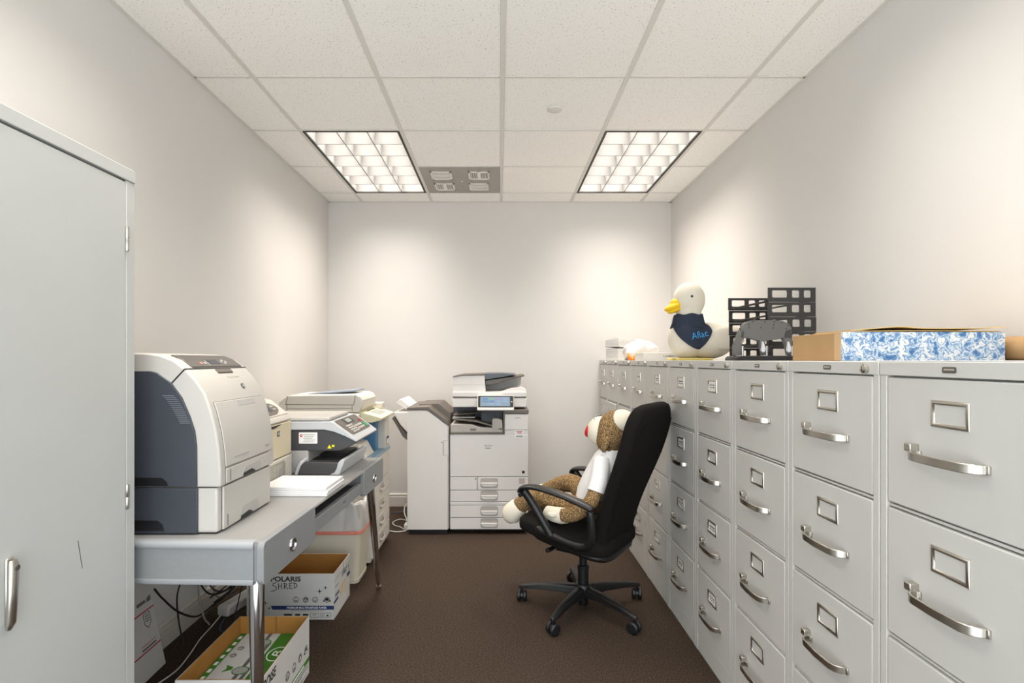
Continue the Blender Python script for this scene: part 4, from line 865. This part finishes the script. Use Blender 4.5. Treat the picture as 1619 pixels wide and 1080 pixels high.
def seatmap(p):                                        # waterfall front, tail-down tilt
    x, y, z = p
    z += 0.155*x + 0.02*math.cos(y*6)*0.2 - (0.9*(x-0.20)**2*3 if x > 0.20 else 0)
    return Vector((x, y, z))
obj('seat', MB().ell((0.03, 0, 0.414), (0.255, 0.250, 0.043), 0.45, 0.42, nu=44, nv=22).map(seatmap), fabric_m, t, ang=80)
obj('seat_shell', MB().ell((0.0, 0, 0.372), (0.215, 0.215, 0.024), 0.4, 0.4, nu=36, nv=12).map(lambda p: Vector((p.x, p.y, p.z + 0.155*p.x))), cplast_m, t, ang=80)
# backrest: rounded slab with a waist, leaning back
bk = MB(); rings = []; rows = 60; BZ0, BZ1 = 0.335, 1.075
def back_at(f):                                        # f 0..1 up the back: rear x, half width, half thickness
    z = BZ0 + (BZ1-BZ0)*f
    rx = -0.190 - 0.222*f + 0.012*math.sin(f*math.pi*2)
    hw = 0.190 + 0.057*math.sin(min(1, max(0, (f-0.16)/0.84))*math.pi*0.66)**1.7
    return z, rx, hw
for i in range(rows+1):
    f = i/rows; z, rx, hw = back_at(f)
    e = 1.0
    if f > 0.82: e = math.sqrt(max(0.0, 1-((f-0.82)/0.18)**2.8))
    if f < 0.08: e = math.sqrt(max(0.0, 1-((0.08-f)/0.08)**2.4))
    hwi = hw*(0.60+0.40*e) if f > 0.5 else hw*(0.86+0.14*e); th = 0.045*(0.35+0.65*e)
    ring = []
    for k in range(40):
        a_ = 2*math.pi*k/40; ca_, sa_ = math.cos(a_), math.sin(a_)
        ring.append((rx + 0.045 + th*math.copysign(abs(ca_)**0.55, ca_), hwi*math.copysign(abs(sa_)**0.42, sa_), z))
    rings.append(ring)
bk.loft(rings); br = obj('backrest', bk, fabric_m, t, ang=75)
pp = []
for i in range(4, rows-6):
    f = i/rows; z, rx, hw = back_at(f)
    if f > 0.82: e = math.sqrt(max(0.0, 1-((f-0.82)/0.18)**2.8)); hw *= 0.60+0.40*e
    pp.append((rx+0.0065, hw*0.86, z))
top = pp[-1]; path = pp + [(top[0]-0.003, top[1]*k, top[2]+0.012*(1-k*k)) for k in (0.8, 0.5, 0.2, -0.2, -0.5, -0.8)] + [(a_, -b_, c_) for a_, b_, c_ in pp[::-1]]
obj('piping', MB().tube(path, 0.0035, seg=8), fabric_m, br)
for s in (1, -1):
    y = s*0.275
    loop = spline([(-0.165, y*0.99, 0.60), (-0.172, y*0.97, 0.52), (-0.165, y*0.94, 0.45), (-0.13, y*0.92, 0.412), (-0.05, y*0.92, 0.415), (0.07, y*0.93, 0.440), (0.13, y*0.93, 0.455)], 5)
    arm = MB().oval(loop, [0.008] + [0.019]*(len(loop)-2) + [0.010], [0.007] + [0.016]*(len(loop)-2) + [0.009], up=(0, 1, 0))
    post = spline([(0.045, y*0.94, 0.435), (0.085, y*0.97, 0.50), (0.145, y*0.99, 0.585), (0.185, y, 0.632)], 5)
    arm.oval(post, 0.021, 0.019, up=(0,1,0))
    ar = obj('armrest', arm, cplast_m, t, ang=70)
    pad = spline([(0.200, y, 0.605), (0.206, y, 0.632), (0.185, y, 0.652), (0.12, y, 0.661), (0.03, y, 0.652), (-0.08, y, 0.630), (-0.165, y, 0.606), (-0.185, y, 0.597)], 5)
    n = len(pad); obj('arm_pad', MB().oval(pad, [0.015 + 0.019*math.sin(math.pi*min(1, max(0, i/n)))**0.6 for i in range(n)], 0.013, up=(0,0,1) if False else (0.25,0,1)), cplast_m, ar, ang=70)

# ------------------------------------------------------------------ sock monkey in the chair
SZ = 0.46
t = thing('sock_monkey', 'brown marled sock monkey toy slumped in the office chair', 'stuffed toy', (CX, CY, SZ+0.014), RZ)
def z_(p): return (p[0], p[1], p[2]-SZ)
HC = Vector((-0.152, -0.025, 0.905))
ux = Vector((0.87, 0.10, 0.28)).normalized()           # the way the face looks (tipped up)
uy = Vector((0,0,1)).cross(ux).normalized(); uz = ux.cross(uy)
HM = Matrix((ux, uy, uz)).transposed()
bd = MB()
bd.ell(z_(HC), (0.085, 0.092, 0.115), M=HM)
bd.tube([z_(p) for p in ((-0.050, 0.0, 0.505), (-0.060, 0, 0.55), (-0.085, 0.0, 0.64), (-0.120, 0.0, 0.74), (-0.145, -0.01, 0.82), (-0.160, -0.02, 0.88))], [0.05, 0.086, 0.085, 0.072, 0.048, 0.05], seg=20)
for s in (1, -1):
    leg = [(-0.01, s*0.05, 0.515), (0.05, s*0.075, 0.535), (0.12, s*0.095, 0.552), (0.20, s*0.10, 0.548), (0.27, s*0.10, 0.526), (0.33, s*0.105, 0.482)]
    if s < 0: leg = [(-0.01, -0.05, 0.52), (0.04, -0.08, 0.555), (0.10, -0.11, 0.59), (0.17, -0.13, 0.585), (0.25, -0.14, 0.55), (0.32, -0.145, 0.51)]
    bd.tube([z_(p) for p in spline(leg, 4)], [0.050]*12 + [0.047]*4 + [0.044]*5, seg=16)
    arm = [(-0.13, s*0.06, 0.775), (-0.145, s*0.12, 0.69), (-0.120, s*0.165, 0.585), (-0.05, s*0.185, 0.525), (0.02, s*0.185, 0.505)]
    bd.tube([z_(p) for p in spline(arm, 4)], 0.036, seg=14)
    ear = HC + ux*-0.005 + uy*(s*0.088) + uz*-0.055
    Me = Matrix.Rotation(s*0.5, 3, 'Z')
    bd.ell(z_(ear), (0.018, 0.030, 0.040), M=HM @ Me)
body = obj('body', bd, sock_m, t); fuse(body, 0.0055, 5)
obj('muzzle', MB().ell(z_(HC + ux*0.062 - uz*0.018), (0.068, 0.066, 0.075), M=HM, nu=28, nv=20), cotton_m, t, ang=80, label='cream muzzle')
m = MB().ell(z_(HC + ux*0.116 - uz*0.036), (0.019, 0.048, 0.036), M=HM, nu=24, nv=14); obj('mouth', m, red_m, t, ang=80, label='red mouth')
m = MB()
for s in (1, -1): m.ell(z_(HC + ux*0.098 + uy*(s*0.026) + uz*0.030), (0.007, 0.007, 0.007), nu=12, nv=8)
obj('eyes', m, ink_m, t)
obj('cap_patch', MB().ell(z_(HC - ux*0.030 + uz*0.066), (0.066, 0.076, 0.062), M=HM, nu=28, nv=18), cotton_m, t, ang=80, label='cream patch on the crown')
sh = MB(); rings = []
for k, (cx, rx, ry, z) in enumerate(((-0.066, 0.094, 0.100, 0.575), (-0.078, 0.095, 0.099, 0.62), (-0.098, 0.091, 0.094, 0.68), (-0.120, 0.080, 0.086, 0.74), (-0.138, 0.064, 0.072, 0.795), (-0.148, 0.052, 0.056, 0.822))):
    rings.append([(cx + rx*math.cos(2*math.pi*j/36)*(1+0.05*noise.noise((j*0.9, z*22, 3))+0.035*noise.noise((j*0.35, z*50, 5))), ry*math.sin(2*math.pi*j/36)*(1+0.05*noise.noise((j*0.9, z*22, 7))), z-SZ+0.006*noise.noise((j*0.5, k, 1))) for j in range(36)])
obj('shirt', sh.loft(rings, caps=False), shirt_m, t, ang=80)
for s in (1, -1):
    sv = spline([(-0.13, s*0.06, 0.775), (-0.145, s*0.12, 0.69), (-0.138, s*0.145, 0.635)], 5)
    obj('shirt_sleeve', MB().tube([z_(p) for p in sv], 0.043, seg=16, caps=False), shirt_m, t, ang=80)
    f = ((0.338, 0.105, 0.470), (0.376, 0.106, 0.436)) if s > 0 else ((0.325, -0.145, 0.505), (0.36, -0.146, 0.478))
    fa, fb = Vector(z_(f[0])), Vector(z_(f[1])); dv = (fb-fa).normalized()
    obj('foot', MB().tube([fa - dv*0.030, fa - dv*0.022, fa, fb, fb + dv*0.030, fb + dv*0.043], [0.043, 0.047, 0.054, 0.056, 0.042, 0.014], seg=20), cotton_m, t, ang=80, label='cream foot')
    ha = [(0.0, s*0.180, 0.507), (0.03, s*0.178, 0.500), (0.07, s*0.176, 0.500), (0.115, s*0.175, 0.503), (0.128, s*0.174, 0.504)]
    hm = MB().tube([z_(p) for p in ha], [0.037, 0.040, 0.038, 0.033, 0.014], seg=18)
    ho = obj('hand', hm, cotton_m, t, ang=80, label='cream mitten hand')
    obj('thumb', MB().tube([z_(p) for p in ((0.035, s*0.212, 0.512), (0.058, s*0.216, 0.507), (0.080, s*0.214, 0.508), (0.09, s*0.210, 0.510))], [0.012, 0.014, 0.012, 0.005], seg=12), cotton_m, ho, ang=80)

# ------------------------------------------------------------------ things on top of the filing cabinets
TZ = CT + 0.0008
# plush duck, body toward the wall, head toward the aisle
DX, DY = 1.165, 3.17
t = thing('plush_duck', 'white plush duck with navy neck scarf sitting on the filing cabinets', 'stuffed toy', (DX, DY, TZ))
K = 1/268.8
def dp(px, py): return ((px-790)*K*1.0 - DX, EYE - (py-569)*K - TZ)   # outline sketched on the plane through the duck
hx, hz = -0.052, 0.355
parts = [((hx, 0, hz), (0.092, 0.088, 0.105)), ((-0.055, 0, 0.26), (0.072, 0.074, 0.10)), ((-0.065, 0, 0.125), (0.108, 0.115, 0.122)), ((0.055, 0, 0.115), (0.155, 0.125, 0.108)), ((0.17, 0, 0.150), (0.085, 0.075, 0.065)), ((0.125, -0.112, 0.125), (0.100, 0.030, 0.068)), ((0.125, 0.112, 0.125), (0.100, 0.030, 0.068))]
m = MB()
for c, r_ in parts: m.ell(c, r_, nu=28, nv=20)
o = obj('body', m, plush_m, t); fuse(o, 0.007, 8)
Mb = Matrix.Rotation(R(-22), 3, 'Y')
m = MB()
m.ell((hx-0.092, -0.012, hz-0.040), (0.060, 0.046, 0.021), M=Mb, nu=24, nv=12).ell((hx-0.082, -0.010, hz-0.060), (0.050, 0.038, 0.014), M=Mb, nu=24, nv=10).ell((hx-0.072, -0.008, hz-0.022), (0.042, 0.042, 0.032), nu=20, nv=12)
o = obj('bill', m, bill_m, t); fuse(o, 0.0035, 6)
m = MB()
for s in (-1, 1): m.ell((hx-0.012, s*0.083, hz+0.012), (0.008, 0.006, 0.008), nu=14, nv=10)
obj('eyes', m, ink_m, t)
for s in (-1, 1):
    f = [(-0.155, 0.0), (-0.14, 0.035), (-0.09, 0.028), (-0.03, 0.035), (0.05, 0.03), (0.05, -0.03), (-0.03, -0.035), (-0.09, -0.028), (-0.14, -0.035)]
    obj('foot', MB().prism([(a_, b_ + s*0.075) for a_, b_ in f], 0.0, 0.014, axis='z'), feet_m, t, bevel=0.004)
def skin_y(x, z, s=-1):                                # how far the body reaches toward the camera at (x, z)
    best = None
    for c, r_ in parts[:4]:
        q = 1 - ((x-c[0])/r_[0])**2 - ((z-c[2])/r_[2])**2
        if q > 0: y = c[1] + s*r_[1]*math.sqrt(q); best = y if best is None else (min(best, y) if s < 0 else max(best, y))
    return best
# neck scarf: collar ring plus a hanging triangle that lies on the chest
col = MB(); rings = []
for z, rx, ry in ((0.268, 0.079, 0.080), (0.262, 0.083, 0.084), (0.225, 0.090, 0.094), (0.190, 0.102, 0.108), (0.186, 0.096, 0.100)):
    rings.append([(-0.057 + rx*math.cos(2*math.pi*j/40), ry*math.sin(2*math.pi*j/40), z + 0.004*math.sin(j*0.9)) for j in range(40)])
sc_ = obj('scarf', col.loft(rings, caps=False), navy_m, t, ang=80)
sm_ = sc_.modifiers.new('thick', 'SOLIDIFY'); sm_.thickness = 0.003
def edge(tab, z):
    for (z0_, x0_), (z1_, x1_) in zip(tab[:-1], tab[1:]):
        if z0_ <= z <= z1_: return x0_ + (x1_-x0_)*(z-z0_)/(z1_-z0_)
    return tab[-1][1]
LE = [(0.062, -0.040), (0.070, -0.066), (0.090, -0.100), (0.118, -0.132), (0.150, -0.152), (0.180, -0.158), (0.215, -0.150)]
RE = [(0.062, -0.026), (0.090, -0.002), (0.118, 0.016), (0.150, 0.034), (0.172, 0.042), (0.195, 0.038), (0.215, 0.028)]
tri = MB(); front = []
for i in range(19):
    z = 0.062 + (0.215-0.062)*i/18; xl, xr = edge(LE, z), edge(RE, z); ring = []
    for j in range(19):
        x = xl + (xr-xl)*j/18; y = skin_y(x, z)
        if y is None: y = -0.03
        ring.append((x, y - 0.011, z))
    front.append(ring)
fl = obj('scarf_flap', tri.loft(front, caps=False, close=False), navy_m, sc_, ang=80)
sm_ = fl.modifiers.new('thick', 'SOLIDIFY'); sm_.thickness = 0.004
so = fl.modifiers.new('smooth', 'SMOOTH'); so.iterations = 3
txt = MB(); Plane((0,0,0), (1, 0, 0.22), (-0.22, 0, 1)).text(txt, 'Aflac', 0, 0, 0.094, 0.037, bold=0.0, h=0)
tv = []
for x, y, z in txt.v:
    X, Zz = x - 0.036, z + 0.146; yy = skin_y(X, Zz); tv.append((X, (yy if yy is not None else -0.1) - 0.0165, Zz))
txt.v = tv; obj('scarf_lettering', txt, sky_m, sc_, smooth=False)

# letter trays, one stack of five
def letter_tray(label, x, y, z, rz=0.0, group='stack of black letter trays'):
    t = thing('letter_tray', label, 'letter tray', (x, y, z), rz, group); w, d, h = 0.104, 0.20, 0.0625
    for s in (-1, 1):
        yy = s*d; y0, y1 = yy-0.003, yy+0.003
        p = Plane((0, y0, 0), (1,0,0), (0,0,1)); xs = [-w, -0.087, -0.020, 0.0, 0.034, 0.052, 0.084, w]; m = MB()
        m.box(-w, w, y0, y1, 0.0, 0.019).box(-w, w, y0, y1, 0.051, h)
        for k in (0, 2, 4, 6): m.box(xs[k], xs[k+1], y0, y1, 0.0185, 0.0515)
        for a_, b_ in ((-0.0875, 1), (-0.0195, -1), (-0.0005, 1), (0.0345, -1), (0.0515, 1), (0.0845, -1)):
            m.prism([(a_, 0.0185), (a_+b_*0.005, 0.0185), (a_, 0.0235)], y0, y1).prism([(a_, 0.0515), (a_, 0.0465), (a_+b_*0.005, 0.0515)], y0, y1)
        obj('side_panel', m, traym_m, t)
    for x0_, x1_ in ((-w, -w+0.026), (w-0.026, w)):
        obj('runner', MB().box(x0_, x1_, -d, d, 0.004, 0.008), traym_m, t, smooth=False)
    for yy in (-d, d-0.03): obj('lip', MB().box(-w, w, yy, yy+0.03, 0.004, 0.007), traym_m, t, smooth=False)
    return t
for k, nm in enumerate(('lowest', 'second lowest', 'middle', 'second highest', 'highest')):
    letter_tray(nm + ' black letter tray of the stack behind the hole punch', 1.277 + 0.003*(2-k)*0.5, 2.555, TZ + k*0.0640, R((0, -0.5, 0.3, 0, 0.5)[k]))

# three-hole punch
t = thing('hole_punch', 'dark grey heavy hole punch with a wide lever handle', 'hole punch', (1.098, 2.235, TZ))
obj('base', MB().prism([(-0.135, 0.0), (-0.132, 0.012), (-0.122, 0.020), (0.122, 0.020), (0.130, 0.012), (0.133, 0.0)], -0.045, 0.075), pblack_m, t, bevel=0.003)
def lev(p): return Vector((p.x, p.y + p.z*0.30, p.z))
m = MB()
topb = [(-0.092, 0.092), (-0.085, 0.128), (-0.075, 0.150), (-0.058, 0.163), (-0.030, 0.170), (0.06, 0.171), (0.100, 0.166), (0.120, 0.155), (0.129, 0.138), (0.124, 0.092), (0.085, 0.094), (0.06, 0.088), (0.02, 0.083), (0.0, 0.078), (-0.02, 0.083), (-0.055, 0.094), (-0.075, 0.096)]
m.prism(topb, -0.012, 0.012)
m.prism([(-0.128, 0.030), (-0.122, 0.062), (-0.098, 0.112), (-0.088, 0.130), (-0.070, 0.122), (-0.078, 0.092), (-0.090, 0.078), (-0.094, 0.022), (-0.124, 0.020)], -0.012, 0.011)
m.prism([(-0.013, 0.082), (0.008, 0.082), (0.007, 0.022), (-0.010, 0.022)], -0.012, 0.010)
m.prism([(0.129, 0.135), (0.124, 0.092), (0.118, 0.06), (0.116, 0.022), (0.096, 0.022), (0.094, 0.07), (0.086, 0.092), (0.10, 0.125)], -0.012, 0.011)
obj('lever', m.map(lev), punch_m, t, bevel=0.002, seg=2)
m = MB()
lp_ = Plane((0, -0.012, 0), (1,0,0), (0,0,1))
for a_, b_ in ((-0.085, 0.145), (-0.05, 0.152), (-0.03, 0.163), (0.02, 0.163), (0.06, 0.163), (0.09, 0.160), (0.055, 0.150), (0.115, 0.147), (0.105, 0.134), (0.05, 0.137), (0.0, 0.138), (-0.05, 0.138), (-0.09, 0.134), (-0.088, 0.128)): lp_.disc(m, a_, b_, 0.0028, h=0.0008)
obj('rivets', m.map(lev), ink_m, t, smooth=False)
for x in (-0.099, 0.0, 0.104):
    obj('pin', MB().lathe([(0.0035, 0.018), (0.0035, 0.036), (0.0045, 0.036), (0.0045, 0.060)], (x, -0.020, 0), seg=12), chrome_m, t)
for x in (-0.017, 0.088):
    m = MB().prism([(x-0.010, 0.040), (x-0.004, 0.032), (x+0.006, 0.036), (x+0.008, 0.050), (x, 0.075), (x-0.004, 0.08)], -0.030, -0.018)
    obj('spring_arm', m, silver_m, t, bevel=0.002)

# blue marbled box, envelopes, kraft tube
t = thing('marbled_box', 'long box with blue marbled paper front and brown cardboard end', 'storage box', (1.178, 1.575, TZ))
obj('box', MB().box(-0.227, 0.227, -0.075, 0.175, 0.0, 0.080), kraft_m, t, bevel=0.0015)
obj('marbled_cover', MB().box(-0.2275, 0.2275, -0.0768, -0.0745, 0.0, 0.0805), marble_m, t, bevel=0.0008, label='blue and white marbled paper front')
obj('end_strip', MB().box(-0.2285, -0.2265, -0.0745, -0.045, 0.001, 0.0805), mat('light_kraft', '#c2a27a', 0.8, vary=0.04), t, smooth=False)
def envelope(label, pts, y0, y1, th, loc):
    t = thing('manila_envelope', label, 'envelope', loc, 0, 'manila envelopes on the marbled box')
    q = spline([(a_, 0, b_) for a_, b_ in pts], 6)
    m = MB().loft([[(v.x, y0, v.z), (v.x, y1, v.z), (v.x, y1, v.z+th), (v.x, y0, v.z+th)] for v in q])
    obj('envelope', m, manila_m, t, ang=60)
    return t
envelope('lower manila envelope lying flat on the blue marbled box', [(-0.205, 0.0006), (-0.10, 0.0025), (0.0, 0.003), (0.12, 0.002), (0.222, 0.001)], -0.070, 0.10, 0.0022, (1.178, 1.575, TZ+0.0805))
envelope('upper bowed manila envelope on top of the other one', [(-0.20, 0.0012), (-0.14, 0.006), (-0.085, 0.0105), (-0.05, 0.011), (0.0, 0.0072), (0.10, 0.0065), (0.19, 0.008), (0.232, 0.0115)], -0.076, 0.098, 0.002, (1.178, 1.575, TZ+0.083))
m = MB().tube([(1.458, 0.86, TZ+0.035), (1.458, 1.95, TZ+0.035)], 0.0345, seg=32)
o = obj('cardboard_tube', m, kraft_m); tag(o, 'brown cardboard mailing tube lying along the right wall', 'mailing tube')
o = obj('paper_sheet', MB().box(0.95, 1.40, 0.90, 1.42, TZ, TZ+0.0012), paper_m, smooth=False); tag(o, 'white sheets lying flat on the nearest filing cabinet', 'paper sheet')

# far end: white boxes, plastic bag, paper ream carton
def env_box(label, loc, rz, tilt, w, d, h, skew):
    t = thing('envelope_box', label, 'envelope box', loc, rz, 'white envelope boxes in the far corner')
    t.rotation_euler = (tilt[0], tilt[1], rz)
    m = MB().box(-w, w, -d, d, 0, h); m.map(lambda p: Vector((p.x, p.y, p.z + (skew*max(0, -p.y-p.x*0.5) if p.z > 0.01 else 0))))
    obj('carton', m, carton_m, t, bevel=0.002)
    ln = MB()
    for k in range(3): ln.box(-w-0.0006, w+0.0006, -d-0.0006, d+0.0006, h*(0.3+0.2*k), h*(0.3+0.2*k)+0.0015)
    obj('stack_lines', ln, lgreyp_m, t, smooth=False)
    return t
env_box('lower white envelope box in the far corner of the cabinet tops', (0.980, 4.50, TZ), R(30), (0, 0), 0.055, 0.075, 0.098, 0)
env_box('upper white envelope box, tilted on top of the lower one', (0.982, 4.50, TZ+0.1055), R(30), (0, R(5)), 0.062, 0.082, 0.060, 0.16)
o = obj('white_carton', MB().box(1.020, 1.070, 4.17, 4.24, TZ, TZ+0.058), carton_m, bevel=0.001); tag(o, 'tiny white carton standing between the envelope boxes and the plastic bag', 'small carton')
t = thing('plastic_bag', 'crumpled white plastic bag with orange part on the far cabinets', 'plastic bag', (1.050, 3.98, TZ))
m = MB().ell((0.0, 0, 0.068), (0.125, 0.09, 0.078), 0.75, 0.9, nu=56, nv=34)
def crump(p):
    n = noise.noise(p*12)*0.034 + noise.noise(p*30)*0.008 - abs(noise.noise(p*16 + Vector((3,1,2))))*0.022 + 0.008
    q = p + (p - Vector((0,0,0.06))).normalized()*n
    q.z = max(0.0005, q.z*(1.0 - 0.35*max(0, q.x*6))); return q
obj('bag', m.map(crump), bag_m, t, ang=180)
m = MB().loft([[(-0.135 + 0.085*k/8, -0.165 + 0.012*math.sin(k*2.1), 0.001), (-0.135 + 0.085*k/8 - 0.01, -0.150 + 0.012*math.sin(k*2.1), (0.056, 0.052, 0.034, 0.020, 0.024, 0.040, 0.055, 0.058, 0.058)[k])] for k in range(9)], caps=False, close=False)
o = obj('orange_print', m, orange_m, t, ang=60); sm_ = o.modifiers.new('thick', 'SOLIDIFY'); sm_.thickness = 0.004
t = thing('paper_ream', 'white paper ream carton lying flat behind the duck', 'paper ream', (1.085, 3.62, TZ))
obj('wrapper', MB().box(-0.150, 0.150, -0.108, 0.108, 0, 0.050), carton_m, t, bevel=0.002)
p = Plane((0, -0.108, 0), (1,0,0), (0,0,1)); m = MB(); p.text(m, 'HAMMERMILL', 0.048, 0.027, 0.132, 0.011, bold=0.02); p.rect(m, 0.02, 0.075, 0.012, 0.015); p.rect(m, 0.02, 0.075, 0.040, 0.0415); p.rect(m, 0.046, 0.048, 0.038, 0.046); obj('lettering', m, greyp_m, t, smooth=False)

# ------------------------------------------------------------------ cables under the desk and by the finisher
def cable(label, pts, r, m, group=None, name='cable'):
    o = obj(name, MB().tube(spline(pts, 8), r, seg=8), m, ang=80); return tag(o, label, 'cable', group)
cable('thick black cable hanging from the wall behind the mailing box', [(-1.480, 2.31, 0.30), (-1.468, 2.35, 0.24), (-1.44, 2.42, 0.15), (-1.43, 2.55, 0.07), (-1.41, 2.68, 0.075), (-1.36, 2.85, 0.085), (-1.31, 2.95, 0.11)], 0.0045, wblack_m)
cable('dark blue looped cable rising along the left wall', [(-1.42, 2.42, 0.006), (-1.46, 2.45, 0.10), (-1.47, 2.46, 0.22), (-1.455, 2.52, 0.31), (-1.44, 2.62, 0.36), (-1.43, 2.75, 0.42), (-1.44, 2.80, 0.60)], 0.0038, wblack_m)
cable('black cable dropping straight behind the desk', [(-1.47, 2.60, 0.70), (-1.465, 2.58, 0.45), (-1.45, 2.57, 0.28), (-1.42, 2.62, 0.15), (-1.38, 2.72, 0.12), (-1.33, 2.84, 0.16), (-1.30, 2.95, 0.20)], 0.004, wblack_m)
cable('grey cable dropping straight to the floor behind the desk', [(-1.475, 2.66, 0.70), (-1.47, 2.64, 0.40), (-1.455, 2.60, 0.20), (-1.42, 2.58, 0.06), (-1.40, 2.60, 0.006)], 0.0045, wgrey_m)
cable('grey cable curling above the power strip', [(-1.46, 2.80, 0.70), (-1.455, 2.80, 0.46), (-1.43, 2.72, 0.28), (-1.41, 2.66, 0.14), (-1.38, 2.72, 0.09), (-1.36, 2.80, 0.20), (-1.38, 2.80, 0.30), (-1.42, 2.76, 0.30), (-1.43, 2.72, 0.22)], 0.0045, wgrey_m)
cable('thin white cable running over the carpet past the mailing box', [(-1.37, 2.66, 0.030), (-1.38, 2.58, 0.006), (-1.37, 2.46, 0.005), (-1.345, 2.34, 0.005), (-1.33, 2.22, 0.005), (-1.35, 2.12, 0.005), (-1.375, 2.04, 0.005)], 0.003, wwhite_m)
cable('thin blue cable curled on the carpet before the power strip', [(-1.36, 2.66, 0.006), (-1.33, 2.56, 0.006), (-1.28, 2.52, 0.006), (-1.23, 2.56, 0.006), (-1.22, 2.64, 0.006), (-1.25, 2.72, 0.006)], 0.0032, wblue_m)
for k, (dz, dx) in enumerate(((0.0, 0.0), (0.018, 0.012), (0.04, -0.008), (0.03, 0.03))):
    cable(('lowest', 'thin', 'topmost', 'foremost')[k] + ' black cable of the tangle on the power strip', [(-1.40+dx, 2.62, 0.085+dz), (-1.37+dx, 2.72, 0.105+dz), (-1.345+dx, 2.82, 0.150+dz*1.2), (-1.31+dx, 2.90, 0.17+dz), (-1.27+dx, 2.98, 0.11+dz)], 0.005 - 0.0006*k, wblack_m, 'black cables on the power strip')
for k, (lb_, pts) in enumerate((('black cable arching highest over the power strip', [(-1.47, 2.95, 0.62), (-1.45, 2.90, 0.40), (-1.42, 2.82, 0.30), (-1.37, 2.80, 0.27), (-1.31, 2.88, 0.26), (-1.26, 2.98, 0.16)]), ('black cable sagging in front of the power strip', [(-1.46, 2.70, 0.52), (-1.44, 2.64, 0.33), (-1.40, 2.60, 0.20), (-1.34, 2.62, 0.16), (-1.29, 2.70, 0.22), (-1.24, 2.82, 0.33), (-1.22, 2.96, 0.38)]), ('thin black cable crossing the tangle upward', [(-1.30, 2.62, 0.006), (-1.30, 2.68, 0.08), (-1.31, 2.76, 0.20), (-1.36, 2.86, 0.33), (-1.43, 2.95, 0.48)]))):
    cable(lb_, pts, (0.0045, 0.004, 0.003)[k], wblack_m)
t = thing('power_strip', 'white power strip lying on the carpet by the left wall', 'power strip', (-1.355, 2.79, 0.0), R(-14))
obj('housing', MB().box(-0.035, 0.035, -0.11, 0.22, 0.0, 0.055), wwhite_m, t, bevel=0.014, seg=4)
for k in range(4):
    m = MB(); p = Plane((0, -0.07+k*0.075, 0.055), (1,0,0), (0,1,0)); p.rrect(m, -0.018, 0.018, -0.018, 0.018, 0.008); o = obj('outlet', m, wwhite_m, t, smooth=False)
    m = MB(); p.rect(m, -0.008, -0.005, -0.004, 0.006, h=0.001); p.rect(m, 0.005, 0.008, -0.004, 0.006, h=0.001); obj('slots', m, ink_m, o, smooth=False)
cable('white cable looping on the carpet between cream copier and finisher', [(-0.82, 4.02, 0.006), (-0.76, 4.00, 0.006), (-0.70, 4.04, 0.006), (-0.70, 4.12, 0.03), (-0.74, 4.18, 0.10), (-0.74, 4.26, 0.14), (-0.70, 4.34, 0.15)], 0.0045, wwhite_m)
cable('thin white cable coiled flat on the carpet beside the finisher', [(-0.72, 4.06, 0.005), (-0.76, 4.12, 0.005), (-0.81, 4.16, 0.005), (-0.84, 4.24, 0.005), (-0.80, 4.32, 0.005), (-0.74, 4.28, 0.005), (-0.72, 4.18, 0.005)], 0.003, wwhite_m)
cable('thin blue cable on the carpet against the back wall', [(-0.90, 4.50, 0.005), (-0.82, 4.48, 0.02), (-0.76, 4.50, 0.03), (-0.70, 4.52, 0.03)], 0.0032, wblue_m)
o = obj('power_adapter', MB().box(-0.725, -0.688, 4.07, 4.15, 0.012, 0.050), wwhite_m, bevel=0.008, seg=3); o.location.z = -0.012; tag(o, 'small white power adapter on the carpet beside the finisher', 'power adapter')
